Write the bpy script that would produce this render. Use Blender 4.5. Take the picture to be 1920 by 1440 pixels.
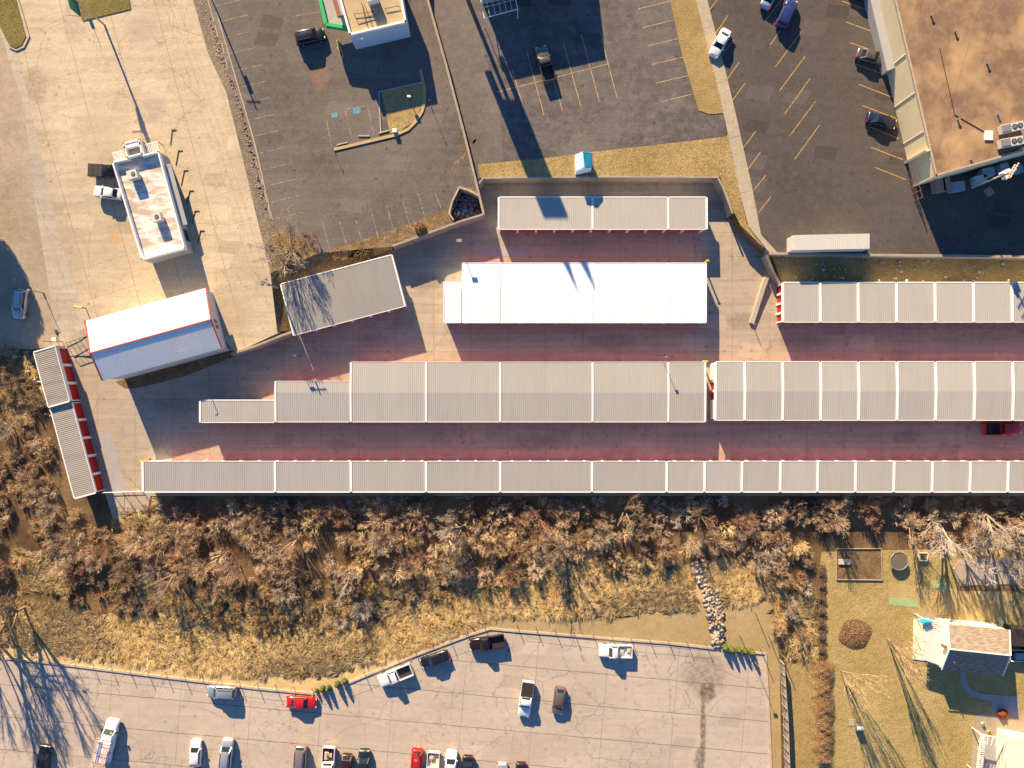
import bpy, math, random
import numpy as np
from mathutils import Vector
from mathutils.geometry import tessellate_polygon
R = math.radians
random.seed(7)
for o in list(bpy.data.objects): bpy.data.objects.remove(o)
C = bpy.context.scene.collection

# ------------------------------------------------------------------ camera, sky, sun, exposure
HC = 116.0                    # flying height above the storage yard, metres
FPX = 1331.0                  # focal length in photo pixels (1920 wide)
cam = bpy.data.cameras.new('Camera')
cam.sensor_width = 36; cam.lens = 36*FPX/1920; cam.clip_end = 6000; cam.clip_start = 0.5
co = bpy.data.objects.new('Camera', cam); C.objects.link(co); co.location = (0, 0, HC)
sc = bpy.context.scene; sc.camera = co
SUN_EL, SUN_AZ = 22.0, -22.0   # azimuth measured from +Y, clockwise
w = bpy.data.worlds.new('World'); sc.world = w; w.use_nodes = True
wn = w.node_tree.nodes; bg = wn['Background']; sky = wn.new('ShaderNodeTexSky')
sky.sky_type = 'NISHITA'; sky.sun_disc = False; sky.sun_elevation = R(SUN_EL); sky.sun_rotation = R(SUN_AZ)
w.node_tree.links.new(sky.outputs[0], bg.inputs[0]); bg.inputs[1].default_value = 0.068; sky.ozone_density = 8; sky.dust_density = 0.0; sky.air_density = 1.0
sl = bpy.data.lights.new('sun', 'SUN'); sl.energy = 5.0; sl.angle = R(0.5); sl.color = (1.0, 0.755, 0.46)
so = bpy.data.objects.new('sun', sl); C.objects.link(so)
az, el = R(SUN_AZ), R(SUN_EL)
sd = Vector((math.sin(az)*math.cos(el), math.cos(az)*math.cos(el), math.sin(el)))
so.rotation_euler = sd.to_track_quat('Z', 'Y').to_euler(); so.location = (0, 0, 150)
vs = sc.view_settings; vs.view_transform = 'Standard'; vs.look = 'None'; vs.gamma = 1; vs.exposure = 1.43

def P(px, py, z=0.0):
    k = (HC - z)/FPX
    return Vector(((px-960)*k, (720-py)*k, z))

# ------------------------------------------------------------------ materials
MATS = {}
class NT:
    def __init__(s, name, obj_space=False):
        s.m = bpy.data.materials.new(name); s.m.use_nodes = True
        s.t = s.m.node_tree; s.n = s.t.nodes; s.b = s.n['Principled BSDF']
        if obj_space:
            s.vec = s.n.new('ShaderNodeTexCoord').outputs['Object']
        else:
            s.vec = s.n.new('ShaderNodeNewGeometry').outputs['Position']
    def L(s, a, b): s.t.links.new(a, b)
    def val(s, sock, v):
        if hasattr(v, 'is_linked') or hasattr(v, 'links'): s.L(v, sock)
        elif isinstance(v, (tuple, list)): sock.default_value = (*v, 1) if len(v) == 3 and sock.type == 'RGBA' else v
        else: sock.default_value = v
    def noise(s, scale, detail=4, rough=.55, vec=None, dist=0):
        n = s.n.new('ShaderNodeTexNoise'); n.inputs['Scale'].default_value = scale
        n.inputs['Detail'].default_value = detail; n.inputs['Roughness'].default_value = rough
        n.inputs['Distortion'].default_value = dist
        s.L(vec or s.vec, n.inputs['Vector']); return n.outputs['Fac']
    def mapv(s, scale=(1,1,1), rot=0, loc=(0,0,0), vec=None):
        n = s.n.new('ShaderNodeMapping'); n.inputs['Scale'].default_value = scale
        n.inputs['Rotation'].default_value = (0,0,rot); n.inputs['Location'].default_value = loc
        s.L(vec or s.vec, n.inputs['Vector']); return n.outputs[0]
    def vor(s, scale, feature='DISTANCE_TO_EDGE', vec=None, rnd=1):
        n = s.n.new('ShaderNodeTexVoronoi'); n.feature = feature; n.inputs['Scale'].default_value = scale
        n.inputs['Randomness'].default_value = rnd
        s.L(vec or s.vec, n.inputs['Vector']); return n.outputs['Distance'] if feature != 'COLOR' else n.outputs['Color']
    def math(s, op, a, b=0.0, c=None):
        n = s.n.new('ShaderNodeMath'); n.operation = op; s.val(n.inputs[0], a); s.val(n.inputs[1], b)
        if c is not None: s.val(n.inputs[2], c)
        return n.outputs[0]
    def step(s, a, lo, hi, o0=0.0, o1=1.0):
        n = s.n.new('ShaderNodeMapRange'); s.val(n.inputs[0], a)
        for i, v in enumerate((lo, hi, o0, o1)): n.inputs[i+1].default_value = v
        return n.outputs[0]
    def mix(s, f, a, b, mode='MIX'):
        n = s.n.new('ShaderNodeMix'); n.data_type = 'RGBA'; n.blend_type = mode
        s.val(n.inputs[0], f); s.val(n.inputs[6], a); s.val(n.inputs[7], b); return n.outputs[2]
    def attr(s, name='Col'):
        n = s.n.new('ShaderNodeAttribute'); n.attribute_name = name; return n.outputs['Color']
    def sep(s, vec=None):
        n = s.n.new('ShaderNodeSeparateXYZ'); s.L(vec or s.vec, n.inputs[0]); return n.outputs
    def warp(s, scale, amt, vec=None):
        n = s.n.new('ShaderNodeTexNoise'); n.inputs['Scale'].default_value = scale; n.inputs['Detail'].default_value = 3
        s.L(vec or s.vec, n.inputs['Vector'])
        a = s.n.new('ShaderNodeVectorMath'); a.operation = 'SUBTRACT'; s.L(n.outputs['Color'], a.inputs[0]); a.inputs[1].default_value = (.5,.5,.5)
        m = s.n.new('ShaderNodeVectorMath'); m.operation = 'SCALE'; s.L(a.outputs[0], m.inputs[0]); m.inputs['Scale'].default_value = amt
        d = s.n.new('ShaderNodeVectorMath'); d.operation = 'ADD'; s.L(vec or s.vec, d.inputs[0]); s.L(m.outputs[0], d.inputs[1])
        return d.outputs[0]
    def bump(s, h, dist=.02, strength=.6):
        n = s.n.new('ShaderNodeBump'); n.inputs['Distance'].default_value = dist; n.inputs['Strength'].default_value = strength
        s.L(h, n.inputs['Height']); s.L(n.outputs[0], s.b.inputs['Normal'])
    def done(s, col, rough=.85, metal=0, spec=.3):
        s.val(s.b.inputs['Base Color'], col); s.val(s.b.inputs['Roughness'], rough)
        s.b.inputs['Metallic'].default_value = metal; s.b.inputs['Specular IOR Level'].default_value = spec
        return s.m

def joint(t, rot, period, width, off=0.0, vec=None, axis=0):
    """thin straight slab joints: 1 on the joint"""
    v = t.sep(t.mapv(rot=rot, vec=vec))[axis]
    f = t.math('FRACT', t.math('ADD', t.math('DIVIDE', v, period), off+100.0))
    d = t.math('ABSOLUTE', t.math('SUBTRACT', f, 0.5))
    return t.step(d, .5-width/period, .5-width/period*.3)

def ground_mat(name, c1, c2, c3, crack=None, joints=(), streak=None, big=.06, bumpd=.02, crackcol=None, grain=.35, stain=None, patch=0):
    t = NT(name)
    n1 = t.noise(big, 5, .6); n2 = t.noise(.9, 6, .65); n3 = t.noise(9, 3, .6)
    col = t.mix(t.step(n1, .36, .64), c1, c2)
    col = t.mix(t.step(n2, .45, .75, 0, .7), col, c3)
    if streak:
        rot, amt, sc_ = streak
        n4 = t.noise(1.0, 4, .6, vec=t.mapv(scale=(.06*sc_, 1.2*sc_, 1), rot=rot))
        col = t.mix(t.step(n4, .45, .72, 0, amt), col, tuple(x*1.35 for x in c2))
        n5 = t.noise(1.0, 4, .6, vec=t.mapv(scale=(.05*sc_, .8*sc_, 1), rot=rot, loc=(7,3,0)))
        col = t.mix(t.step(n5, .5, .75, 0, amt), col, tuple(x*.72 for x in c1))
    if patch:
        v = t.n.new('ShaderNodeTexVoronoi'); v.distance = 'CHEBYCHEV'; v.inputs['Scale'].default_value = .16; v.inputs['Randomness'].default_value = .8
        t.L(t.mapv(rot=R(12), scale=(1,1.7,1), vec=t.warp(1.2, .25)), v.inputs['Vector']); s3 = t.sep(v.outputs['Color'])
        col = t.mix(t.math('MULTIPLY', t.step(s3[0], .80, .81), t.step(v.outputs['Distance'], .30, .27, 0, patch)), col, tuple(x*.62 for x in c1))
        col = t.mix(t.math('MULTIPLY', t.step(s3[1], .84, .85), t.step(v.outputs['Distance'], .34, .30, 0, patch)), col, tuple(x*1.3 for x in c2))
        o = t.vor(.45, 'F1'); col = t.mix(t.step(o, .16, .05, 0, .55), col, tuple(x*.5 for x in c1))
    g = t.step(n3, .3, .7, 1-grain, 1+grain*.5)
    gm = t.n.new('ShaderNodeCombineColor')
    for i in range(3): t.L(g, gm.inputs[i])
    col = t.mix(1.0, col, gm.outputs[0], 'MULTIPLY')
    dk = crackcol or tuple(x*.35 for x in c1)
    if crack:
        sc_, wd, amt = crack
        v = t.vor(sc_, vec=t.warp(.5, 1.6, vec=t.warp(2.5, .35)))
        mask = t.step(t.noise(.08, 3, .6), .42, .58, .15, 1)
        f = t.math('MULTIPLY', t.step(v, wd*sc_*1.0, 0.0), mask)
        col = t.mix(t.math('MULTIPLY', f, amt), col, dk)
        v2 = t.vor(sc_*2.6, vec=t.warp(.7, 1.2, vec=t.warp(3, .3)))
        f2 = t.math('MULTIPLY', t.step(v2, wd*sc_*2.0, 0.0), t.step(t.noise(.11, 3, .6, vec=t.mapv(loc=(9,4,0))), .52, .62))
        col = t.mix(t.math('MULTIPLY', f2, amt*.8), col, dk)
    for (rot, per, wd, off, amt) in joints:
        j = joint(t, rot, per, wd, off, vec=t.warp(.3, .25))
        col = t.mix(t.math('MULTIPLY', j, amt), col, dk)
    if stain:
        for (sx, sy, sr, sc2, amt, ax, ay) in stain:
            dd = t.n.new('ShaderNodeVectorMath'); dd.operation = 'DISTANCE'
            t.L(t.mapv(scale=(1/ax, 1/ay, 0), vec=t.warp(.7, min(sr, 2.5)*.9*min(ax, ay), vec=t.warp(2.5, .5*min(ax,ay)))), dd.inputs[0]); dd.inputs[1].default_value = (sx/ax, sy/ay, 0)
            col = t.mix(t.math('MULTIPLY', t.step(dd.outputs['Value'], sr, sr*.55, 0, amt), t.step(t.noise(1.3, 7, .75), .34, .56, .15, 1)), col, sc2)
    t.bump(t.math('ADD', n3, t.math('MULTIPLY', n2, 2.0)), bumpd, .5)
    return t.done(col, .92, 0, .2)

def plain(name, c, rough=.6, metal=0, var=.12, scale=3, spec=.4, bump=0, obj=True):
    t = NT(name, obj)
    n = t.noise(scale, 4, .6)
    col = t.mix(t.step(n, .3, .7), tuple(x*(1-var) for x in c), tuple(min(1, x*(1+var)) for x in c))
    if bump: t.bump(n, bump, .5)
    return t.done(col, rough, metal, spec)

W0 = P(0,0).x
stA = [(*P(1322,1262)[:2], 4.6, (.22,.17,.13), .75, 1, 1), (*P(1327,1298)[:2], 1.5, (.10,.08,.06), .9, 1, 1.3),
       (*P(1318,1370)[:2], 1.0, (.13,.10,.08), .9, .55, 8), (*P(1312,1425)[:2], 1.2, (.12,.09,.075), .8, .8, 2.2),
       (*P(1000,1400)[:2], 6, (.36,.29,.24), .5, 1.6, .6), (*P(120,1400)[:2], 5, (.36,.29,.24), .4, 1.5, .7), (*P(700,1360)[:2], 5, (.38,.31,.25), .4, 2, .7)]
M_yard = ground_mat('yard_concrete', patch=.3, c1=(.37,.315,.25), c2=(.45,.38,.295), c3=(.30,.255,.21), crack=(.10,.05,.75),
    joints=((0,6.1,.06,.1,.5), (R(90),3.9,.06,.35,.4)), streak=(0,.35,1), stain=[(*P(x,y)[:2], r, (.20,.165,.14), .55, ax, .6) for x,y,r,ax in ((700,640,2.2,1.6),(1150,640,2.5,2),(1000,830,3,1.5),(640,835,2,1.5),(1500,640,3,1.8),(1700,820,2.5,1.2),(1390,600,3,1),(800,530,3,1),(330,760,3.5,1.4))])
M_apron = ground_mat('apron_concrete', patch=.3, c1=(.47,.39,.27), c2=(.58,.485,.34), c3=(.40,.34,.255), crack=(.09,.06,.75),
    joints=((R(-15),7.6,.07,.2,.6), (R(75),5.1,.06,.1,.35)), streak=(R(-14),.3,1), stain=[(*P(x,y)[:2], r, c, .55, ax, ay) for x,y,r,c,ax,ay in ((150,50,3,(.33,.27,.2),1,1.5),(275,65,3,(.36,.3,.24),1,1),(460,330,3,(.36,.3,.22),1,2),(440,600,4,(.34,.27,.2),1.4,1),(190,270,4,(.40,.33,.25),1,1.6),(120,520,4,(.36,.29,.2),1,2))]+[(*P(300,215)[:2], 2.6, (.33,.28,.24), .7, 1, 1), (*P(225,450)[:2], 2.2, (.50,.30,.12), .8, .6, .6), (*P(75,165)[:2],2.6,(.25,.2,.15),.6, 1,1.5)])
M_drive = ground_mat('driveway_concrete', (.44,.385,.31), (.50,.435,.345), (.37,.315,.25), crack=(.12,.06,.7),
    joints=((R(-17),12,.06,.4,.4),), streak=(R(73),.5,1))
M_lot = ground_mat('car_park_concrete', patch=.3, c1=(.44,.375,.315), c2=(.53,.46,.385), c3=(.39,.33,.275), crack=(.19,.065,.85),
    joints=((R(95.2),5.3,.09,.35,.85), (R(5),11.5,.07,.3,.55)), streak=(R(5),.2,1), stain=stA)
M_aspL = ground_mat('old_asphalt', patch=.45, c1=(.115,.100,.09), c2=(.175,.152,.132), c3=(.20,.175,.15), crack=(.14,.05,.6), streak=(R(-15),.25,1), crackcol=(.06,.05,.045), stain=[(*P(608,155)[:2],1.7,(.24,.14,.09),.9, 1, 1.7)])
M_aspM = ground_mat('worn_asphalt', patch=.45, c1=(.10,.088,.083), c2=(.15,.133,.122), c3=(.23,.205,.185), crack=(.10,.05,.6), streak=(R(-12),.45,.7), crackcol=(.045,.04,.04), big=.09)
M_aspMx= ground_mat('gravelly_asphalt', (.14,.12,.105), (.19,.16,.14), (.23,.20,.175), patch=.3, crack=(.1,.05,.4))
M_aspR = ground_mat('dark_asphalt', patch=.45, c1=(.084,.073,.066), c2=(.112,.098,.089), c3=(.13,.113,.10), crack=(.05,.05,.45), streak=(R(20),.18,.5), crackcol=(.05,.045,.04), bumpd=.012)
M_walk = ground_mat('walkway_concrete', (.42,.36,.26), (.48,.41,.30), (.36,.31,.24), joints=((R(76),9,.08,.3,.5),))
M_terrace = ground_mat('terrace_paving', (.40,.33,.26), (.46,.38,.30), (.30,.25,.2), joints=((R(10),1.6,.08,.2,.6),(R(100),2.4,.08,.2,.6)))
M_path = ground_mat('garden_path_concrete', (.36,.35,.36), (.40,.38,.38), (.33,.31,.31))
M_grassG = ground_mat('dry_verge_grass', (.38,.27,.11), (.48,.35,.16), (.25,.21,.07), big=.15, bumpd=.08, grain=.8)
M_grassM = ground_mat('mown_grass', (.20,.17,.05), (.27,.21,.07), (.12,.13,.03), big=.12, bumpd=.08, grain=.9)
M_lawn = ground_mat('winter_lawn', (.44,.33,.125), (.54,.42,.19), (.30,.26,.065), big=.13, bumpd=.12, grain=.9)
M_mown2 = ground_mat('thin_lawn', (.38,.29,.14), (.46,.34,.18), (.30,.24,.10), big=.1, bumpd=.05, grain=.5)
M_brush = ground_mat('leaf_litter_shade', (.09,.055,.035), (.26,.17,.085), (.14,.09,.05), big=.13, bumpd=.08, grain=.6)  # litter browns, darkened to stand in for the black shade under the brush
M_meadow = ground_mat('dry_meadow', (.58,.42,.20), (.68,.51,.26), (.44,.31,.14), big=.25, bumpd=.03, grain=.35)
M_verge = ground_mat('rubble_verge', (.28,.23,.18), (.34,.27,.19), (.20,.16,.11), big=.25, bumpd=.1, grain=.9)
M_dirt = ground_mat('bare_dirt', (.44,.36,.27), (.33,.27,.19), (.52,.43,.31), big=.12, bumpd=.04, grain=.4)
M_litter = ground_mat('leafy_edge', (.20,.13,.06), (.33,.22,.10), (.42,.34,.22), big=.4, bumpd=.12, grain=1.0)
M_mulch = ground_mat('mulch', (.20,.125,.065), (.30,.21,.10), (.15,.09,.05), big=.5, bumpd=.1, grain=.8)
M_wall = ground_mat('retaining_concrete', (.36,.30,.23), (.42,.35,.27), (.28,.24,.2), big=.3, bumpd=.02)
M_kerb = ground_mat('kerb_concrete', (.45,.38,.29), (.52,.45,.35), (.35,.3,.25), big=.6, bumpd=.02)
M_kerbY = ground_mat('kerb_yellow_paint', (.50,.38,.18), (.55,.42,.2), (.4,.32,.2), big=.8)
def paintline(name, c, wear=.5):
    t = NT(name); n = t.noise(2.2, 5, .7)
    return t.done(t.mix(t.step(n, wear-.08, wear+.12), c, (.14,.12,.10)), .8)
M_lineO = paintline('faded_line_paint', (.55,.38,.2), .56)
M_lineL = paintline('worn_line_paint', (.40,.34,.22), .46)
M_lineY = paintline('yellow_line_paint', (.62,.38,.08), .58)
M_blue = paintline('blue_paint', (.10,.32,.42), .55)
M_dark = plain('dark_metal', (.035,.03,.03), .6)
M_steel = plain('galvanised_steel', (.42,.40,.37), .45, .6)
M_post = plain('fence_post_steel', (.30,.22,.16), .6, .2)
M_white = plain('white_paint', (.80,.79,.76), .5, 0, .04)
M_trim = plain('white_trim', (.85,.84,.80), .45, 0, .03)
M_redtrim = plain('red_trim', (.55,.06,.03), .5)
M_black = plain('black_rubber', (.02,.02,.022), .8)
M_yellow = plain('yellow_paint', (.75,.48,.03), .5)
M_creamw = plain('cream_wall', (.74,.62,.38), .85, 0, .06, .4)
M_greyw = plain('grey_stucco', (.36,.35,.34), .85, 0, .06, .5)
M_bluew = plain('pale_blue_wall', (.50,.56,.62), .7, 0, .04, .5)
M_shed = plain('pale_ribbed_steel', (.58,.56,.50), .6, 0, .06)
M_siding = plain('cream_siding', (.76,.70,.56), .7, 0, .04)
M_brick = plain('brown_brick', (.16,.085,.06), .85, 0, .2, 6)
M_wood = plain('weathered_wood', (.34,.30,.25), .85, 0, .2, 5)
M_woodL = plain('pale_timber', (.55,.46,.32), .8, 0, .15, 5)
M_green = plain('green_fascia', (.01,.42,.13), .4)
M_greenS = plain('green_sign', (.01,.22,.14), .35)
M_acunit = plain('air_conditioner_casing', (.60,.58,.50), .5, 0, .06)
M_fan = plain('fan_grille', (.10,.11,.11), .4, .6)
M_rust = plain('rusty_metal', (.26,.10,.05), .8)
M_cyan = plain('turquoise_canvas', (.02,.55,.68), .7)
M_pot = plain('clay', (.45,.25,.12), .8)

def roofmat(name, c, dirt, amt=.5, sc_=.8, sx=.15, lo=.5, hi=.8, rust=.35, vary=.07):
    t = NT(name, True)
    n = t.noise(sc_, 5, .65, vec=t.mapv(scale=(1,sx,1)) if lo == .5 else t.mapv(scale=(sx,1,1), rot=R(-15))); n2 = t.noise(.15, 3)
    col = t.mix(t.step(n, lo, hi, 0, amt), c, dirt)
    col = t.mix(t.step(n2, .35, .65, 0, .25), col, tuple(x*.8 for x in c))
    n3 = t.noise(1.0, 5, .7, vec=t.mapv(scale=(3.3, .12, 1), loc=(5,2,0)))
    col = t.mix(t.step(n3, .55, .8, 0, amt*.6), col, tuple(x*.7 for x in dirt))
    if rust:
        n4 = t.noise(1.0, 5, .75, vec=t.mapv(scale=(1.1, .25, 1), loc=(1,8,0)))
        col = t.mix(t.step(n4, .70, .80, 0, rust), col, (.33,.19,.11))
    oi = t.n.new('ShaderNodeObjectInfo'); g = t.step(oi.outputs['Random'], 0, 1, 1-vary, 1+vary*.6)
    gm = t.n.new('ShaderNodeCombineColor')
    for i in range(3): t.L(g, gm.inputs[i])
    col = t.mix(1.0, col, gm.outputs[0], 'MULTIPLY')
    return t.done(col, .55, .0, .35)
M_roofg = roofmat('grey_ribbed_steel', (.40,.39,.36), (.32,.30,.265), .5)
M_roofw = roofmat('white_coated_steel', (.84,.85,.86), (.68,.72,.76), .6, rust=0, vary=.03)
M_roofd = roofmat('dull_grey_steel', (.27,.265,.255), (.21,.20,.18), .6, rust=.2)
M_roofr = roofmat('rust_flecked_steel', (.34,.315,.28), (.24,.18,.13), .9, rust=.8)
M_roofk = roofmat('stained_white_membrane', (.80,.76,.70), (.40,.31,.24), .95, .7, .4, .42, .56)
M_roofo = roofmat('white_standing_seam', (.86,.82,.76), (.74,.70,.64), .5, rust=0, vary=0)
def doormat():
    t = NT('red_roller_door', True)
    z = t.sep()[2]
    f = t.math('FRACT', t.math('MULTIPLY', z, 8.0))
    t.bump(t.math('ABSOLUTE', t.math('SUBTRACT', f, .5)), .02, .6)
    n = t.noise(.6, 3)
    return t.done(t.mix(n, (.50,.010,.012), (.40,.008,.012)), .45, 0, .4)
M_door = doormat()
def gravelroof():
    t = NT('brown_built_up_roof')
    n1 = t.noise(.07, 4, .62); n2 = t.noise(.4, 6, .75); n3 = t.noise(7, 3)
    col = t.mix(t.step(n1, .43, .58), (.20,.13,.085), (.54,.36,.18))
    col = t.mix(t.step(n2, .42, .75, 0, .8), col, (.44,.28,.14))
    col = t.mix(t.step(n3, .5, .8, 0, .4), col, (.2,.13,.08))
    col = t.mix(t.math('MULTIPLY', joint(t, R(16), 9.2, .10, .3), .35), col, (.12,.08,.05))
    v = t.vor(.35, vec=t.warp(.3, 2.5)); col = t.mix(t.math('MULTIPLY', t.step(v, .03, 0), t.step(t.noise(.15), .5, .6, 0, .4)), col, (.16,.10,.06))
    t.bump(n3, .02, .5)
    return t.done(col, .95)
M_roofL = gravelroof()
def tanroof():
    t = NT('tan_membrane_roof'); n = t.noise(.5, 6, .7)
    return t.done(t.mix(t.step(n,.35,.7), (.50,.40,.24), (.36,.28,.17)), .9)
M_roofK = tanroof()
def shingles():
    t = NT('asphalt_shingles', True)
    v = t.vor(1.0, 'F1', vec=t.mapv(scale=(1.6,5,3)))
    n = t.noise(1.0, 4, .7, vec=t.mapv(scale=(1.2,5,3)))
    col = t.mix(t.step(n,.35,.65), (.17,.135,.105), (.38,.30,.23))
    t.bump(v, .02, .5)
    return t.done(col, .95)
M_shingle = shingles()
def twigmat(name, gl=.75, trans=0):
    t = NT(name); n = t.noise(1.5, 3)
    col = t.mix(t.step(n, .3, .7, 0, .35), t.attr('Col'), (.2,.13,.08))
    m = t.done(col, gl, 0, .25)
    if trans:
        tr = t.n.new('ShaderNodeBsdfTranslucent'); mx = t.n.new('ShaderNodeMixShader'); mx.inputs[0].default_value = trans
        t.L(col, tr.inputs[0]); t.L(t.b.outputs[0], mx.inputs[1]); t.L(tr.outputs[0], mx.inputs[2]); t.L(mx.outputs[0], t.n['Material Output'].inputs[0])
    return m
M_twig = twigmat('bare_twigs', .75, .2)
M_blade = twigmat('dry_grass_blades', .75, .45)
M_leaf = twigmat('evergreen_leaves')
M_stone = twigmat('stone')
def glassm():
    t = NT('tinted_glass', True); return t.done((.015,.022,.024), .08, 0, .6)
M_glass = glassm()
M_glassg = plain('windscreen_glass', (.05,.07,.06), .07, 0, .05, 3, .8)
PAINT = {}
def paint(nm, c, metal=.0, rough=.28):
    if nm not in PAINT:
        t = NT('car_paint_'+nm, True)
        t.b.inputs['Coat Weight'].default_value = .6; t.b.inputs['Coat Roughness'].default_value = .08
        n = t.noise(6, 2)
        PAINT[nm] = t.done(t.mix(n, c, tuple(x*.92 for x in c)), rough, metal, .5)
    return PAINT[nm]
M_tail = plain('red_lamp_lens', (.5,.01,.01), .2); M_head = plain('clear_lamp_lens', (.75,.75,.72), .15)

# ------------------------------------------------------------------ mesh helpers
class MB:
    def __init__(s): s.v = []; s.f = []
    def add(s, vs, fs):
        n = len(s.v); s.v += [tuple(v) for v in vs]; s.f += [tuple(i+n for i in f) for f in fs]; return s
    def box(s, x0, x1, y0, y1, z0, z1):
        return s.add([(x0,y0,z0),(x1,y0,z0),(x1,y1,z0),(x0,y1,z0),(x0,y0,z1),(x1,y0,z1),(x1,y1,z1),(x0,y1,z1)],
            [(3,2,1,0),(4,5,6,7),(0,1,5,4),(1,2,6,5),(2,3,7,6),(3,0,4,7)])
    def hexa(s, bot, top):
        return s.add(list(bot)+list(top), [(3,2,1,0),(4,5,6,7),(0,1,5,4),(1,2,6,5),(2,3,7,6),(3,0,4,7)])
    def prism(s, pts, z0, top=None, cap=True):
        """pts: list of (x,y,z) top; sides drop to z0"""
        n = len(pts); bot = [(p[0],p[1],z0) for p in pts]
        fs = [(i, (i+1)%n, n+(i+1)%n, n+i) for i in range(n)]
        if cap:
            for tri in tessellate_polygon([[Vector((p[0],p[1],0)) for p in pts]]): fs.append(tuple(n+i for i in tri))
        return s.add(bot+[tuple(p) for p in pts], fs)
    def tube(s, a, b, r, r2=None, n=6):
        a = Vector(a); b = Vector(b); r2 = r if r2 is None else r2
        d = (b-a).normalized(); u = d.orthogonal().normalized(); w_ = d.cross(u)
        vs = [a+(u*math.cos(t)+w_*math.sin(t))*r for t in [2*math.pi*i/n for i in range(n)]]
        vs += [b+(u*math.cos(t)+w_*math.sin(t))*r2 for t in [2*math.pi*i/n for i in range(n)]]
        return s.add(vs, [(i,(i+1)%n,n+(i+1)%n,n+i) for i in range(n)]+[tuple(range(n-1,-1,-1)), tuple(range(n,2*n))])
    def beam(s, a, b, wd, h):
        """box-section beam from a to b, wd wide (horizontal) and h deep, top face on the line"""
        a = Vector(a); b = Vector(b); d = (b-a); d.z = 0; d.normalize(); n = Vector((-d.y, d.x, 0))*wd/2; dz = Vector((0,0,-h))
        return s.hexa([a-n+dz, b-n+dz, b+n+dz, a+n+dz], [a-n, b-n, b+n, a+n])
    def build(s, name, mat, parent=None, local=False, smooth=False):
        off = Vector((0,0,0))
        if parent is not None and not local: off = parent.location
        me = bpy.data.meshes.new(name)
        me.from_pydata([(v[0]-off[0], v[1]-off[1], v[2]-off[2]) for v in s.v], [], s.f)
        me.materials.append(mat); me.update()
        import bmesh
        bm = bmesh.new(); bm.from_mesh(me); bmesh.ops.recalc_face_normals(bm, faces=bm.faces); bm.to_mesh(me); bm.free()
        if smooth:
            for p in me.polygons: p.use_smooth = True
        o = bpy.data.objects.new(name, me); C.objects.link(o)
        if parent is not None: o.parent = parent
        return o
def tag(o, label=None, cat=None, group=None, kind=None):
    if label: o['label'] = label
    if cat: o['category'] = cat
    if group: o['group'] = group
    if kind: o['kind'] = kind
    return o
def thing(name, label, cat, loc, rz=0, group=None):
    o = bpy.data.objects.new(name, None); C.objects.link(o); o.location = loc; o.rotation_euler = (0,0,rz)
    o.empty_display_size = .5
    return tag(o, label, cat, group)
def solo(mb, name, mat, label, cat, loc, group=None, smooth=False):
    """a thing that is one mesh, its origin at its base"""
    l = Vector(loc); m2 = MB(); m2.v = [tuple(Vector(v)-l) for v in mb.v]; m2.f = mb.f
    o = m2.build(name, mat, None, smooth=smooth); o.location = l
    return tag(o, label, cat, group)
def sheet(name, pts, mat, z=0.0, skirt=-0.2, label=None):
    q = [P(p[0], p[1], p[2] if len(p) > 2 else z) for p in pts]
    o = MB().prism(q, min(skirt, min(v.z for v in q)-.02)).build(name, mat)
    o['kind'] = 'structure'
    if label: o['label'] = label
    return o
def FZ(px, py):
    # the forecourt rises from the gate to the lots in the east
    c = lambda v: max(0., min(1., v))
    return (1.2+1.8*c((px-110)/400))*(1-c((py-300)/345)*c((330-px)/190))
def gsheet(name, poly, mat, dz=0.0, zf=FZ, grid=28):
    from mathutils.geometry import delaunay_2d_cdt
    out = []; n = len(poly)
    for i in range(n):
        (x0, y0), (x1, y1) = poly[i][:2], poly[(i+1)%n][:2]; k = max(1, int(math.hypot(x1-x0, y1-y0)/grid))
        out += [(x0+(x1-x0)*j/k, y0+(y1-y0)*j/k) for j in range(k)]
    m = len(out); xs = [p[0] for p in poly]; ys = [p[1] for p in poly]; ins = []
    def inside(x, y):
        r = False; j = m-1
        for i in range(m):
            if (out[i][1] > y) != (out[j][1] > y) and x < (out[j][0]-out[i][0])*(y-out[i][1])/(out[j][1]-out[i][1])+out[i][0]: r = not r
            j = i
        return r
    y = min(ys)+grid*.5
    while y < max(ys):
        x = min(xs)+grid*.5
        while x < max(xs):
            if inside(x, y): ins.append((x, y))
            x += grid
        y += grid
    v, e, f = delaunay_2d_cdt([Vector(p) for p in out+ins], [], [list(range(m))], 1, 1e-4)[:3]
    vs = [P(p.x, p.y, zf(p.x, p.y)+dz) for p in v]; b = MB(); b.add(vs, [tuple(q) for q in f])
    ring = [P(p[0], p[1], zf(*p)+dz) for p in out]; low = [Vector((p.x, p.y, -.2)) for p in ring]
    b.add(ring+low, [(i, (i+1)%m, m+(i+1)%m, m+i) for i in range(m)])
    o = b.build(name, mat); o['kind'] = 'structure'; return o
def strip(pts, wd, z, h):
    """polyline strip (kerb, wall) in photo pixels; pts may carry z"""
    m = MB(); q = [P(p[0], p[1], p[2] if len(p) > 2 else z) for p in pts]
    L = []; Rr = []
    for i, p in enumerate(q):
        d = Vector((0,0,0))
        if i: d += (p-q[i-1]).normalized()
        if i < len(q)-1: d += (q[i+1]-p).normalized()
        d.z = 0; d.normalize(); n = Vector((-d.y, d.x, 0))*wd/2
        L.append(p+n); Rr.append(p-n)
    dz = Vector((0,0,-h))
    for i in range(len(q)-1):
        m.hexa([Rr[i]+dz, Rr[i+1]+dz, L[i+1]+dz, L[i]+dz], [Rr[i], Rr[i+1], L[i+1], L[i]])
    return m
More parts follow.
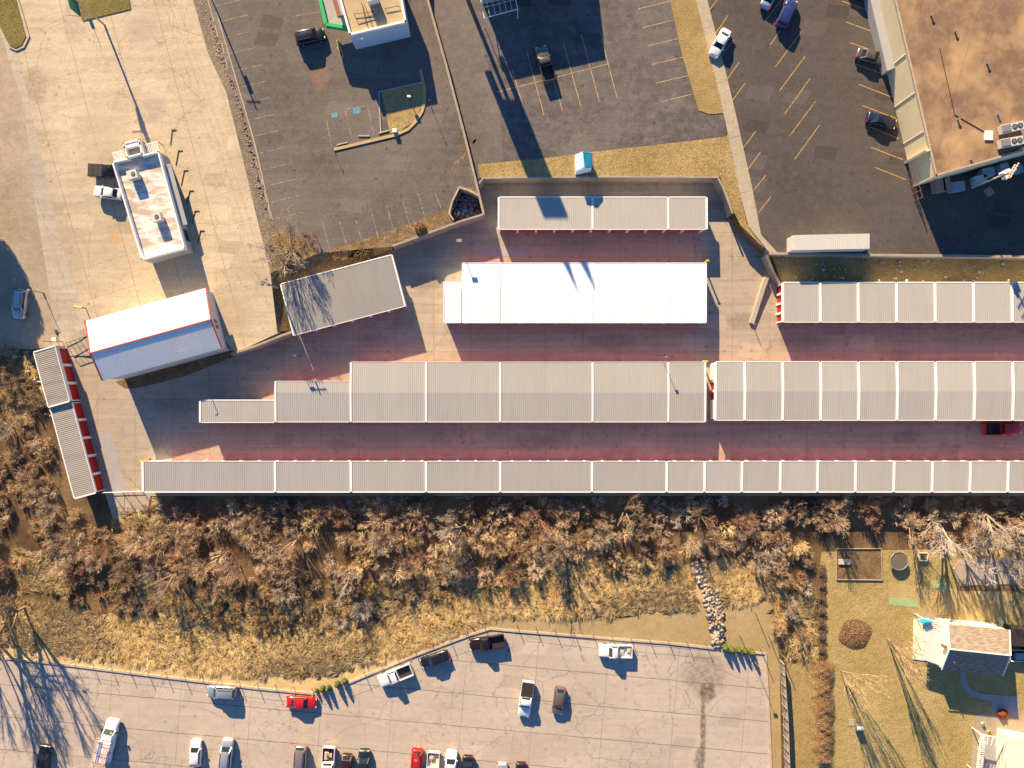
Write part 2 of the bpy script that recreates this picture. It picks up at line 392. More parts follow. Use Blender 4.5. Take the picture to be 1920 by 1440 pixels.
def nmesh(name, V, F, mat, col=None, parent=None):
    """numpy mesh: V (n,3), F (m,k) with constant k"""
    me = bpy.data.meshes.new(name); k = F.shape[1]
    me.vertices.add(len(V)); me.vertices.foreach_set('co', V.astype(np.float32).ravel())
    me.loops.add(F.size); me.loops.foreach_set('vertex_index', F.astype(np.int32).ravel())
    me.polygons.add(len(F)); me.polygons.foreach_set('loop_start', np.arange(0, F.size, k, dtype=np.int32))
    me.update(calc_edges=True)
    if col is not None:
        a = me.color_attributes.new('Col', 'FLOAT_COLOR', 'POINT')
        a.data.foreach_set('color', np.concatenate([col, np.ones((len(col),1))], 1).astype(np.float32).ravel())
    me.materials.append(mat)
    o = bpy.data.objects.new(name, me); C.objects.link(o)
    if parent is not None: o.parent = parent
    return o
# ------------------------------------------------------------------ the ground
UZ = 2.6      # level of the lots north of the storage yard
AZ = 3.0      # level of the concrete forecourt at the left
g = MB(); S = 3000
g.add([(-S,-S,-.06),(S,-S,-.06),(S,S,-.06),(-S,S,-.06)], [(0,1,2,3)])
tag(g.build('ground', M_brush), kind='structure')
sheet('storage_yard', [(118,655),(100,640),(150,596),(480,560),(560,470),(700,420),(905,330),(1352,328),(1378,380),(1392,425),(1432,475),(1462,535),(2150,535),(2150,930),(282,930),(272,985),(216,985),(150,780)], M_yard, 0)
gsheet('forecourt', [(328,-200),(362,0),(390,100),(425,175),(470,360),(482,410),(507,512),(520,625),(440,662),(395,600),(170,612),(163,608),(110,440),(30,80),(-20,-200)], M_apron)
gsheet('driveway', [(-20,-200),(30,80),(110,440),(163,608),(165,612),(118,648),(104,615),(82,480),(62,360),(45,200),(0,60),(-40,-200)], M_drive, .006)
gsheet('gate_ramp', [(165,611),(200,640),(205,665),(120,668),(112,645)], M_yard, .03)
gsheet('dirt_verge', [(-40,-200),(0,60),(45,200),(62,360),(82,480),(104,615),(112,648),(60,655),(-40,650),(-400,650),(-400,-200)], M_dirt, -.004)
sheet('old_asphalt_lot', [(378,-200),(400,0),(440,140),(478,270),(505,390),(513,420),(545,440),(600,474),(730,432),(850,388),(866,352),(893,352),(802,0),(765,-200)], M_aspL, UZ)
for seg in ([(892,262),(874,283),(870,292),(855,306),(843,321),(822,326)],[(858,300),(870,312),(886,318),(895,326)],[(843,268),(860,280),(874,283)]):
    for (x0,y0),(x1,y1) in zip(seg[:-1],seg[1:]): sheet('weedy_crack', [(x0-1.5,y0-1.5),(x1-1.5,y1-1.5),(x1+1.5,y1+1),(x0+1.5,y0+1)], M_litter, UZ+.004)
sheet('rubble_verge', [(328,-200,AZ),(362,0,AZ),(390,100,AZ),(425,175,AZ),(470,360,AZ),(482,410,AZ),(507,512,AZ),(513,420,UZ),(505,390,UZ),(478,270,UZ),(440,140,UZ),(400,0,UZ),(378,-200,UZ)], M_verge, AZ)
sheet('planting_bed', [(507,512,AZ),(518,620,AZ),(552,622,.6),(530,545,1.2),(600,515,1.2),(733,468,1.2),(735,462,UZ),(733,455,UZ),(600,474,UZ),(545,440,UZ),(513,420,UZ)], M_litter, AZ)
sheet('litter_strip', [(733,462),(852,418),(842,400),(850,388),(730,432),(600,474)], M_litter, UZ-.004)
sheet('trash_pit', [(852,421),(842,400),(850,388),(862,350),(893,352),(907,402)], M_mulch, .7)
sheet('pit_corner', [(866,352),(893,352),(898,366),(880,358)], M_litter, UZ-.004)
sheet('worn_asphalt_lot', [(802,0),(893,352),(899,336),(896,308),(960,302),(1035,295),(1110,285),(1235,271),(1362,256),(1357,212),(1330,214),(1310,207),(1280,107),(1256,0),(1215,-200),(765,-200)], M_aspM, UZ)
sheet('gravelly_lane', [(804,-200),(880,0),(908,100),(935,190),(945,303),(898,308),(805,0),(768,-200)], M_aspMx, UZ+.004)
sheet('dry_grass_bank', [(899,333),(896,308),(960,302),(1035,295),(1110,285),(1235,271),(1362,256),(1365,250),(1387,360),(1400,420),(1443,472),(1425,458),(1388,422),(1368,380),(1350,331)], M_grassG, UZ)
sheet('grass_slope', [(1350,331,UZ),(1368,380,UZ),(1388,422,UZ),(1425,458,UZ),(1443,472,UZ),(1434,480,.1),(1412,462,.1),(1380,426,.1),(1360,385,.1),(1345,338,1)], M_litter, 1)
sheet('grass_island', [(1256,0),(1280,107),(1310,207),(1330,214),(1357,212),(1352,190),(1305,0),(1262,-200),(1212,-200)], M_grassG, UZ+.06)
sheet('walkway', [(1305,0),(1352,190),(1365,250),(1387,360),(1404,425),(1443,474),(1458,474),(1427,440),(1410,350),(1380,215),(1360,132),(1330,15),(1282,-200),(1256,-200)], M_walk, UZ+.12)
sheet('dark_asphalt_lot', [(1330,15),(1360,132),(1380,215),(1410,350),(1427,440),(1458,474),(1460,476),(2200,484),(2200,-200),(1282,-200)], M_aspR, UZ)
sheet('shaded_grass_strip', [(1446,476,1.4),(2200,484,1.4),(2200,532,.04),(1466,532,.04)], M_grassG, .5)
gsheet('front_grass', [(-80,-200),(-10,0),(0,50),(17,84),(28,90),(40,84),(48,68),(30,0),(-20,-200)], M_grassM, .1)
gsheet('sign_grass', [(118,-200),(150,30),(155,39),(245,17),(243,0),(215,-200)], M_grassM, .1)
sheet('car_park', [(-400,1190),(0,1232),(100,1243),(250,1262),(400,1280),(480,1290),(590,1301),(612,1296),(640,1286),(760,1236),(880,1192),(920,1179),(960,1183),(1100,1194),(1250,1206),(1340,1215),(1436,1226),(1446,1440),(1455,1700),(-400,1700)], M_lot, 0)
sheet('dry_meadow', [(-60,1135),(200,1160),(420,1190),(560,1205),(700,1175),(800,1145),(900,1115),(1050,1090),(1200,1080),(1300,1062),(1400,1048),(1450,1075),(1430,1110),(1405,1128),(1345,1130),(1310,1150),(1200,1155),(1050,1155),(930,1155),(885,1190),(765,1236),(645,1286),(610,1300),(590,1304),(480,1293),(400,1283),(250,1265),(100,1246),(-60,1228)], M_meadow, -.03)
sheet('thin_lawn', [(930,1150),(1170,1160),(1290,1140),(1440,1090),(1455,1160),(1462,1250),(1470,1700),(1455,1700),(1446,1440),(1436,1226),(1250,1206),(1100,1194),(960,1183),(920,1179),(880,1192)], M_mown2, -.01)
sheet('lawn', [(1540,1035),(2200,1020),(2200,1700),(1520,1700),(1530,1400),(1528,1200)], M_lawn, -.01)
sheet('side_strip', [(1475,1230),(1528,1200),(1530,1400),(1520,1700),(1478,1700)], M_grassG, -.015)
sheet('vegetable_bed', [(1570,1030),(1652,1030),(1655,1087),(1570,1086)], M_mulch, .03)
sheet('straw_patch', [(1665,1092),(1722,1098),(1790,1105),(1896,1112),(1898,1175),(1790,1170),(1735,1150),(1722,1140),(1666,1134)], ground_mat('straw', (.48,.35,.15), (.55,.42,.2), (.4,.28,.1), big=.3, bumpd=.05, grain=.6), 0)
for q in ([(1667,1119),(1720,1125),(1719,1139),(1667,1133)], [(1746,1088),(1776,1092),(1778,1106),(1750,1103)], [(1874,1160),(1888,1161),(1887,1178),(1873,1177)]):
    sheet('green_mat', q, ground_mat('green_matting', (.32,.44,.22), (.36,.48,.26), (.28,.38,.18), big=.5), .012)
sheet('mulch_bed', [(1800,1100),(2000,1095),(2000,1108),(1798,1108)], M_mulch, .012)
sheet('stone_terrace', [(1785,1070),(1800,1050),(1900,1045),(2000,1050),(2000,1092),(1800,1098)], M_terrace, .1)
sheet('soil_bed', [(216,716),(236,729),(262,727),(345,706),(400,684),(462,660),(436,650),(300,690)], M_mulch, .012)
# curved garden path and round patio south of the house
pp = []
for i in range(9):
    a = R(180+i*11.25); pp.append((1840+28*math.cos(a), 1276-26*math.sin(a)*1.0))
outer = [(1810,1240)]+pp+[(1880,1302),(1905,1303),(1912,1340),(1858,1340),(1855,1316),(1836,1311)]
inner = []
path_out = [(1811,1240),(1811,1272),(1816,1286),(1826,1296),(1842,1301),(1880,1304),(1908,1305),(1912,1338),(1900,1342),(1860,1336),(1858,1314),(1838,1311),(1818,1304),(1806,1290),(1801,1272),(1801,1240)]
sheet('garden_path', path_out, M_path, .03)
sheet('gravel_bed', [(1830,1340),(1850,1336),(1912,1340),(2000,1335),(2000,1700),(1815,1700),(1822,1420),(1824,1370)], M_dirt, .005)
sheet('mulch_ring', [(1713,1160),(1722,1147),(1738,1143),(1752,1150),(1770,1158),(1768,1250),(1712,1240)], M_dirt, .006)
sheet('patched_slab', [(186,812),(208,808),(236,925),(214,928)], M_path, .006)
sheet('concrete_pad', [(900,466),(988,466),(988,480),(898,480)], M_path, .006)

# ---- painted lines
def lines(name, segs, mat, z, wd=.11, label=None):
    m = MB()
    for (a, b, c, d) in segs: 
        A, B = P(a, b, z), P(c, d, z); dd = (B-A).normalized(); n = Vector((-dd.y, dd.x, 0))*wd/2
        m.add([A-n, B-n, B+n, A+n], [(0,1,2,3)])
    o = m.build(name, mat); o['kind'] = 'structure'; return o
west = [(400,12),(410,41),(415,72),(425,102),(437,134),(445,165),(452,196),(460,227),(470,257),(484,288),(494,318),(503,348),(509,379),(513,411)]
L1 = [(x, y, x+54, y-13) for x, y in west]
L1 += [(605,416,620,475),(637,416,650,460),(667,412,679,454),(695,392,710,449),(725,385,740,440),(755,376,770,426),(784,362,800,420),(815,360,827,390),
       (647,205,660,262),(689,197,701,252),(612,225,622,275),(647,205,690,197),(547,31,610,20),(553,82,600,70)]
lines('parking_lines', L1, M_lineL, UZ+.004, .12)
L2 = [(930,173,1140,120),(960,130,987,220),(987,94,1020,216),(1021,92,1055,208),(1056,79,1089,200),(1090,65,1124,191),(1124,56,1157,184),
      (1196,17,1256,2),(1205,52,1264,37),(1215,86,1271,72),(1222,121,1280,107),(1230,156,1289,142),(1240,191,1299,176),(1187,-18,1247,-33)]
lines('parking_lines', L2, M_lineO, UZ+.008, .10)
L3 = [(1336,10,1346,-2),(1345,58,1365,29),(1356,100,1376,75),(1362,150,1386,117),(1374,187,1397,156),(1396,274,1417,246),(1404,315,1426,285),(1412,358,1436,329),(1422,399,1446,368),
      (1444,84,1478,36),(1454,125,1501,62),(1462,170,1510,105),(1471,214,1519,147),(1480,256,1529,190),(1489,300,1537,234),(1435,40,1470,-8),
      (1579,2,1640,24),(1586,41,1649,64),(1594,80,1657,102),(1603,120,1664,142),(1610,158,1672,182),(1618,198,1680,222),(1626,236,1685,260),(1633,276,1692,299),(1641,314,1699,337)]
lines('parking_lines', L3, M_lineY, UZ+.004, .10)
L3b = [(1317,35,1337,10),(1330,80,1345,58),(1340,120,1356,100),(1350,164,1362,150),(1357,206,1374,187),(1380,292,1396,274),(1388,335,1404,315)]
lines('parking_lines', L3b, M_lineY, UZ+.124, .10)
for (x, y, s) in ((627,216,5.5),(669,207,7)):
    sheet('accessible_bay_marking', [(x-s,y-s+2),(x+s,y-s),(x+s,y+s-2),(x-s,y+s)], M_blue, UZ+.008, UZ+.004)

# ---- walls
def wallthing(name, pts, wd, ztop, h, mat, label, cat='wall'):
    m = strip(pts, wd, ztop, h); p = P(pts[0][0], pts[0][1], ztop); p.z = ztop-h
    return solo(m, name, mat, label, cat, p)
wallthing('retaining_wall', [(801,-60),(802,0),(836,120),(870,250),(891,335),(907,402)], .35, UZ+.9, UZ+1, M_wall, 'long narrow concrete wall dividing the two middle asphalt lots')
wallthing('retaining_wall', [(736,461),(800,438),(862,415),(905,402)], .3, UZ+.15, UZ+.2, M_wall, 'slanting concrete retaining wall south of the trash pile and old asphalt lot')
wallthing('retaining_wall', [(897,345),(905,334),(960,332),(1150,331),(1346,332),(1356,352),(1374,400)], .3, UZ+.2, UZ+.25, M_wall, 'long straight concrete retaining wall behind the northernmost storage row')
wallthing('retaining_wall', [(1443,475),(1620,478),(1762,479),(2150,485)], .4, UZ+.25, UZ+.3, M_wall, 'concrete retaining wall along the south edge of the dark asphalt lot')
wallthing('wing_wall', [(1437,478,2.7),(1450,510,1.9),(1464,536,1.0)], .45, 1.2, 2.0, M_wall, 'grey sloping wing wall ending at the corner of the eastern storage row')
wallthing('low_wall', [(1438,520,.9),(1424,562,.65),(1410,606,.45)], .7, .9, 1.0, M_kerb, 'thick pale freestanding concrete wall in the yard west of the east row')
wallthing('edge_wall', [(432,664),(480,648),(530,628),(548,622)], .35, AZ+.15, AZ+.2, M_wall, 'low concrete edge wall between the office and the slanting grey storage building')
wallthing('trash_pen_wall', [(862,349),(848,377),(842,400),(850,412)], .25, UZ+.35, UZ, M_kerb, 'low concrete wall on the west side of the trash pile')
wallthing('trash_pen_wall', [(862,351),(880,357),(897,366)], .3, UZ+.35, UZ, M_kerb, 'low concrete wall on the north side of the trash pile')
wallthing('kerb', [(378,-80),(400,0),(440,140),(478,270),(505,390),(511,412)], .18, UZ+.06, .1, M_kerb, 'thin pale kerb along the west edge of the old asphalt lot', 'kerb')
def kerb(pts, z, mat, label, wd=.35, h=.15): return wallthing('kerb', pts, wd, z+h, h+.05, mat, label, 'kerb')
kerb([(-60,1226),(0,1233),(100,1244),(250,1263),(400,1281),(480,1291),(588,1301)], 0, M_kerb, 'long straight concrete kerb along the western part of the lower car park')
kerb([(653,1281),(760,1236),(880,1191),(920,1179),(960,1183),(1100,1194),(1250,1206),(1340,1216)], 0, M_kerb, 'bent concrete kerb along the top of the lower car park between the two shrub rows')
kerb([(1408,1223),(1436,1226),(1441,1320),(1446,1440),(1448,1480)], 0, M_kerb, 'concrete kerb down the east side of the lower car park')
kerb([(626,280),(741,253),(765,242),(780,227),(791,209),(796,190),(796,165),(788,130)], UZ, M_kerbY, 'curved kerb with worn yellow paint round the grass island', .45)
kerb([(632,75),(642,105)], UZ, M_kerbY, 'short yellow kerb beside the green canopied restaurant entrance', .4)
sheet('grass_island', [(715,172),(793,155),(795,190),(780,225),(745,249),(731,250)], M_grassG, UZ+.1)
kerb([(714,250),(710,172),(792,154)], UZ, M_kerb, 'straight grey kerb on the shaded side of the small grass island', .2, .13)
kerb([(17,88),(30,94),(44,88),(54,68),(34,0),(28,-30)], 1.2, M_kerb, 'rounded kerb at the tip of the grass in the top left corner', .2)
# wheel stops
ws = [((395,1),(398,12)),((400,20),(405,37)),((408,45),(413,70)),((421,78),(425,102)),((428,112),(432,130)),((434,142),(441,162)),((443,170),(450,195)),((453,205),(459,227)),((465,248),(471,267)),((473,275),(479,297)),((482,293),(488,315)),((490,322),(498,350)),((501,360),(505,378)),((507,388),(512,410))]
for i, ((a,b),(c,d)) in enumerate(ws):
    A, B = P(a,b,UZ), P(c,d,UZ)
    dd = (B-A).normalized(); mid = (A+B)/2+Vector((dd.y,-dd.x,0))*.35
    m = MB().hexa([mid-dd*1.0+Vector((dd.y,-dd.x,0))*s*.12 if 0 else mid+dd*t+Vector((dd.y,-dd.x,0))*s*.11 for t, s in ((-1.0,-1),(1.0,-1),(1.0,1),(-1.0,1))],
                  [mid+dd*t+Vector((dd.y,-dd.x,0))*s*.07+Vector((0,0,.13)) for t, s in ((-.95,-1),(.95,-1),(.95,1),(-.95,1))])
    solo(m, 'wheel_stop', M_kerb, 'weathered concrete wheel stop on the west edge of the old asphalt lot', 'wheel stop', mid, 'wheel stops along the old asphalt lot')
for (a,b,c,d,l) in ((632,272,652,267,'pale concrete wheel stop above the left end of the yellow kerb'),(672,255,693,255,'wheel stop lying askew above the middle of the yellow kerb'),(710,250,729,245,'wheel stop next to the white box by the grass island'),(633,88,643,108,'yellow wheel stop next to the restaurant entrance walk')):
    A, B = P(a,b,UZ), P(c,d,UZ); m = MB().beam(A+Vector((0,0,.15)), B+Vector((0,0,.15)), .2, .15)
    solo(m, 'wheel_stop', M_kerbY if 'yellow wheel' in l else M_kerb, l, 'wheel stop', A)

# ------------------------------------------------------------------ storage buildings
def ribroof(x0, x1, y0, z0, y1, z1, step=.305, rib=.032, rw=.085):
    """ribbed steel sheet whose ribs run from (y0,z0) to (y1,z1)"""
    m = MB(); xs = []; n = max(1, round((x1-x0)/step)); s = (x1-x0)/n
    for i in range(n):
        a = x0+i*s
        xs += [(a, 0), (a+s-rw-.03, 0), (a+s-rw, rib), (a+s-.03, rib)]
    xs.append((x1, 0))
    vs = [(x, y0, z0+h) for x, h in xs]+[(x, y1, z1+h) for x, h in xs]; k = len(xs)
    m.add(vs, [(i, i+1, k+i+1, k+i) for i in range(k-1)])
    return m
def block(root, x0, x1, y0, y1, zs, zn, ridge=None, seams=(), N=None, Sd=None, W=None, E=None, roof=None, dwN=2.6, dwW=2.6, tw=.28, trim=('W','E','N'), endrib=(), steps=0.0):
    """one storage building block in the root's own frame. N,Sd,W,E: lists of door centre positions along that side"""
    roof = roof or M_roofg
    sm = [x0]+sorted(seams)+[x1]
    wm = MB(); q = .12; zm = min(zs, zn)
    a0, a1 = x0+(q if W else 0)+.1, x1-(q if E else 0)-.1
    b0, b1 = y0+(q if Sd else 0)+.1, y1-(q if N else 0)-.1
    prof = [(b0, zs-.05), (b1, zn-.05)]
    if ridge: prof = [(b0, zs-.05), (ridge[0], ridge[1]-.05), (b1, zn-.05)]
    # shell of the building with its own end profile
    n = len(prof); vs = [(a0, b0, -.05), (a0, b1, -.05)]+[(a0, y, z) for y, z in reversed(prof)]
    vs2 = [(a1, v[1], v[2]) for v in vs]; k = len(vs)
    wm.add(vs+vs2, [tuple(range(k-1,-1,-1)), tuple(range(k, 2*k))]+[(i, (i+1)%k, k+(i+1)%k, k+i) for i in range(k)])
    def side(doors, at):
        if not doors: return
        ds = sorted(doors); hh = 2.25; hw = (dwN if at in 'NS' else dwW)/2
        for i, d in enumerate(ds):
            dm = MB()
            if at in 'NS':
                y = (b1+.03 if at == 'N' else b0-.03); yb = (b1-.01 if at == 'N' else b0+.01)
                dm.box(d-hw, d+hw, min(y, yb), max(y, yb), 0, hh)
            else:
                x = (a1+.03 if at == 'E' else a0-.03); xb = (a1-.01 if at == 'E' else a0+.01)
                dm.box(min(x, xb), max(x, xb), d-hw, d+hw, 0, hh)
            dm.build('roller_door', M_door, root, local=True)
        lo, hi = (x0+.1, x1-.1) if at in 'NS' else (y0+.1, y1-.1)
        edges = [lo]+[e for d in ds for e in (d-hw, d+hw)]+[hi]
        ztop = {'N': zn, 'S': zs}.get(at, zm)-.06
        for i in range(0, len(edges), 2):
            e0, e1 = edges[i], edges[i+1]
            if e1-e0 < .05: continue
            if at == 'N': wm.box(e0, e1, b1+.002, y1-.02, 0, ztop)
            if at == 'S': wm.box(e0, e1, y0+.02, b0-.002, 0, ztop)
            if at == 'E': wm.box(a1+.002, x1-.02, e0, e1, 0, ztop)
            if at == 'W': wm.box(x0+.02, a0-.002, e0, e1, 0, ztop)
        for i in range(1, len(edges)-1, 2):
            e0, e1 = edges[i]+.003, edges[i+1]-.003
            if at == 'N': wm.box(e0, e1, b1+.002, y1-.03, hh+.003, ztop)
            if at == 'S': wm.box(e0, e1, y0+.03, b0-.002, hh+.003, ztop)
            if at == 'E': wm.box(a1+.002, x1-.03, e0, e1, hh+.003, ztop)
            if at == 'W': wm.box(x0+.03, a0-.002, e0, e1, hh+.003, ztop)
    side(N, 'N'); side(Sd, 'S'); side(W, 'W'); side(E, 'E')
    for at in endrib:      # ribbed end cladding
        n = int((y1-y0)/.4)
        for i in range(n):
            y = y0+.2+i*(y1-y0-.4)/(n-1)
            if W and at == 'W' and any(abs(y-d) < dwW/2+.1 for d in W): continue
            if at == 'W': wm.box(x0+.0, a0-.003 if not W else x0+.018, y-.07, y+.07, 0, zm-.1)
    wm.build('wall', M_white, root, local=True)
    for i in range(len(sm)-1):
        s0, s1 = sm[i], sm[i+1]; dz = steps*i
        if ridge:
            m = ribroof(s0, s1, y0-.06, zs+dz, ridge[0], ridge[1]+dz); m2 = ribroof(s0, s1, ridge[0], ridge[1]+dz, y1+.06, zn+dz); m.add(m2.v, m2.f)
        else: m = ribroof(s0, s1, y0-.06, zs+dz, y1+.06, zn+dz)
        m.build('roof_panel', roof, root, local=True)
    def rake(x, dz, w_=tw):
        m = MB(); h = .09
        pts = [(y0-.08, zs)]+([ridge] if ridge else [])+[(y1+.08, zn)]
        for (ya, za), (yb, zb) in zip(pts[:-1], pts[1:]):
            m.hexa([(x-w_/2, ya, za+dz-.12-steps), (x+w_/2, ya, za+dz-.12-steps), (x+w_/2, yb, zb+dz-.12-steps), (x-w_/2, yb, zb+dz-.12-steps)],
                   [(x-w_/2, ya, za+dz+h), (x+w_/2, ya, za+dz+h), (x+w_/2, yb, zb+dz+h), (x-w_/2, yb, zb+dz+h)])
        m.build('roof_trim', M_trim, root, local=True)
    for i, x in enumerate(sm[1:-1]): rake(x, steps*(i+1))
    if 'W' in trim: rake(x0, 0)
    if 'E' in trim: rake(x1, steps*(len(sm)-2))
    for at, y, z in (('N', y1, zn), ('S', y0, zs)):
        m = MB(); g2 = .14 if at in trim else .06; o = .09
        for i in range(len(sm)-1):
            dz = steps*i
            m.box(sm[i]+tw/2, sm[i+1]-tw/2, *( (y+o-.02, y+o+g2) if at == 'N' else (y-o-g2, y-o+.02)), z+dz-.16, z+dz+.05)
        m.build('gutter', M_trim, root, local=True)
def doorrow(a, b, n): return [a+(b-a)*(i+.5)/n for i in range(n)]
def X(px, z=3.0): return (px-960)*(HC-z)/FPX
def Y(py, z=3.0): return (720-py)*(HC-z)/FPX
GB = 'storage buildings with red roller doors'
# northernmost short row
r = thing('storage_building', 'short grey roofed storage row with red doors, northernmost, under the long retaining wall', 'storage building', (X(1130), Y(400), 0))
ox, oy = r.location.x, r.location.y
block(r, X(935)-ox, X(1325)-ox, Y(429)-oy, Y(371)-oy, 3.08, 2.92, seams=[X(1111)-ox, X(1253)-ox], Sd=doorrow(X(936)-ox, X(1320)-ox, 11), trim=('W','E','N'))
# white roofed row
r = thing('storage_building', 'wide storage row with a bright white roof and notched corner', 'storage building', (X(1095), Y(548), 0))
ox, oy = r.location.x, r.location.y
block(r, X(866)-ox, X(1324)-ox, Y(604)-oy, Y(494)-oy, 3.0, 3.0, (0, 3.1), seams=[X(937)-ox, X(1111)-ox, X(1253)-ox], Sd=doorrow(X(870)-ox, X(1320)-ox, 13), N=doorrow(X(870)-ox, X(1320)-ox, 13), roof=M_roofw, tw=.12, trim=('E',))
block(r, X(832)-ox, X(866)-ox-.07, Y(604)-oy, Y(529)-oy, 3.0, 3.06, (0, 3.1), Sd=[X(849)-ox], roof=M_roofw, tw=.1, trim=('W',))
# stepped middle row
r = thing('storage_building', 'long grey roofed middle storage row narrowing in steps to the west', 'storage building', (X(990), Y(736), 0))
ox, oy = r.location.x, r.location.y
block(r, X(658)-ox, X(1322)-ox, Y(790)-oy, Y(680)-oy, 3.0, 3.0, (0, 3.2), seams=[X(a)-ox for a in (799,938,1111,1253)], Sd=doorrow(X(660)-ox, X(1318)-ox, 19), N=doorrow(X(660)-ox, X(1318)-ox, 19), trim=('E','W'))
block(r, X(517)-ox, X(658)-ox-.15, Y(790)-oy, Y(716)-oy, 2.98, 3.08, (0, 3.18), Sd=doorrow(X(518)-ox, X(658)-ox, 4), N=doorrow(X(518)-ox, X(656)-ox, 4), trim=('W',))
block(r, X(375)-ox, X(517)-ox-.15, Y(791)-oy, Y(752)-oy, 2.95, 2.95, Sd=doorrow(X(377)-ox, X(515)-ox, 4), N=doorrow(X(377)-ox, X(515)-ox, 4), trim=('W','N'))
# middle row, east part
r = thing('storage_building', 'grey storage row east of the middle gap, two red doors in its west end', 'storage building', (X(1650), Y(734), 0))
ox, oy = r.location.x, r.location.y
sE = [1396,1467,1538,1609,1681,1753,1825,1897,1969]
block(r, X(1341)-ox, X(2040)-ox, Y(787)-oy, Y(680)-oy, 3.0, 3.0, (0, 3.2), seams=[X(a)-ox for a in sE], Sd=doorrow(X(1345)-ox, X(2036)-ox, 20), N=doorrow(X(1345)-ox, X(2036)-ox, 20), W=[-.75, .85], dwW=1.25, tw=.38, endrib=('W',), steps=.02)
# bottom row
r = thing('storage_building', 'longest storage row, single slope grey roof, along the edge of the thicket', 'storage building', (X(1000), Y(894), 0))
ox, oy = r.location.x, r.location.y
sD = [516,658,799,938,1110,1250,1321,1391,1463,1533,1604,1676,1748,1819,1890,1962]
block(r, X(268)-ox, X(2034)-ox, Y(921)-oy, Y(866)-oy, 2.9, 3.08, seams=[X(a)-ox for a in sD], N=doorrow(X(304)-ox, X(2030)-ox, 50), trim=('W','S'), tw=.36)
# east row
r = thing('storage_building', 'grey storage row below the dark lot, four orange red doors facing west', 'storage building', (X(1700), Y(567), 0))
ox, oy = r.location.x, r.location.y
sF = [1538,1609,1681,1753,1825,1897,1969]
block(r, X(1468)-ox, X(2040)-ox, Y(603)-oy, Y(531)-oy, 3.0, 2.9, seams=[X(a)-ox for a in sF], Sd=doorrow(X(1472)-ox, X(2036)-ox, 16), W=[-2.35,-.8,.75,2.3], dwW=1.2, tw=.36, trim=('W','N'), endrib=(), steps=.02)

def framed(label, a, b, c, z, name='storage_building'):
    """root for a rotated building: roof corner a -> b is the long axis (x), c the corner across from b"""
    A, B, D = P(*a, z), P(*b, z), P(*c, z)
    th = math.atan2(B.y-A.y, B.x-A.x); L = (B-A).length; Wd = (D-B).length
    ux = Vector((math.cos(th), math.sin(th), 0)); uy = Vector((-math.sin(th), math.cos(th), 0))
    ctr = A+ux*L/2-uy*Wd/2*(1 if (D-B).dot(uy) < 0 else -1)
    r = thing(name, label, 'storage building' if name.startswith('stor') else 'building', (ctr.x, ctr.y, 0), th)
    return r, L, Wd
r, L, Wd = framed('slanting grey roofed storage building next to the bare tree and utility pole', (526,534), (735,479), (763,572), 3.0)
block(r, -L/2, L/2, -Wd/2, Wd/2, 3.1, 2.9, roof=M_roofd, Sd=doorrow(-L/2, L/2, 6), trim=('W','E','N'), tw=.2)
# leftmost, two stepped parts, doors to the east (+y of its frame: x axis points down the picture)
r, L, Wd = framed('tilted storage row at the far left with seven bright red doors facing the yard', (65,660), (139,935), (178,922), 2.9)
l1 = L*.375
block(r, -L/2, -L/2+l1, -Wd/2, Wd/2-.0, 2.95, 3.3, roof=M_roofr, N=doorrow(-L/2, -L/2+l1, 3), trim=('W','E','S'), tw=.2)
block(r, -L/2+l1+.12, L/2, -Wd/2, Wd/2, 2.6, 2.9, roof=M_roofr, N=doorrow(-L/2+l1+.1, L/2, 5), trim=('E','S'), tw=.2)
# ------------------------------------------------------------------ other buildings
def gable(parent, pts, roofmat_n, roofmat_s, wallmat, trimmat, eave_z, ridge_z, zg, ribs=None, trimr=.12):
    """pts: NW, NE, ridge W, ridge E, SW, SE roof points in photo pixels"""
    NW, NE = P(*pts[0], eave_z), P(*pts[1], eave_z); RW, RE = P(*pts[2], ridge_z), P(*pts[3], ridge_z)
    SW, SE = P(*pts[4], eave_z), P(*pts[5], eave_z)
    ctr = (NW+SE)/2
    def ins(p, k=.96): q = ctr+(p-ctr)*k; q.z = p.z-.12; return q
    iNW, iNE, iSW, iSE, iRW, iRE = map(ins, (NW, NE, SW, SE, RW, RE))
    w_ = MB(); base = lambda p: Vector((p.x, p.y, zg))
    w_.add([base(iNW), base(iNE), base(iSE), base(iSW), iNW, iNE, iSE, iSW, iRW, iRE],
           [(0,1,5,4), (2,3,7,6), (1,2,6,9,5), (3,0,4,8,7), (4,5,9,8), (6,7,8,9)])
    w_.build('wall', wallmat, parent)
    dz = Vector((0,0,-.1))
    for nm, (a, b, c, d), mt in (('roof_slope', (NW, NE, RE, RW), roofmat_n), ('roof_slope', (RW, RE, SE, SW), roofmat_s)):
        MB().hexa([a+dz, b+dz, c+dz, d+dz], [a, b, c, d]).build(nm, mt, parent)
        if ribs:
            m = MB(); n = int((b-a).length/ribs)
            for i in range(1, n):
                t = i/n; p, q = a.lerp(b, t), d.lerp(c, t); up = Vector((0,0,.035))
                m.beam(p+up, q+up, .05, .04)
            m.build('standing_seams', mt, parent)
    for a, b in ((NW, RW), (RW, SW), (NE, RE), (RE, SE), (RW, RE)):
        MB().beam(a+Vector((0,0,.07)), b+Vector((0,0,.07)), trimr*2, .14).build('roof_trim', trimmat, parent)
    return NW, NE, RW, RE, SW, SE
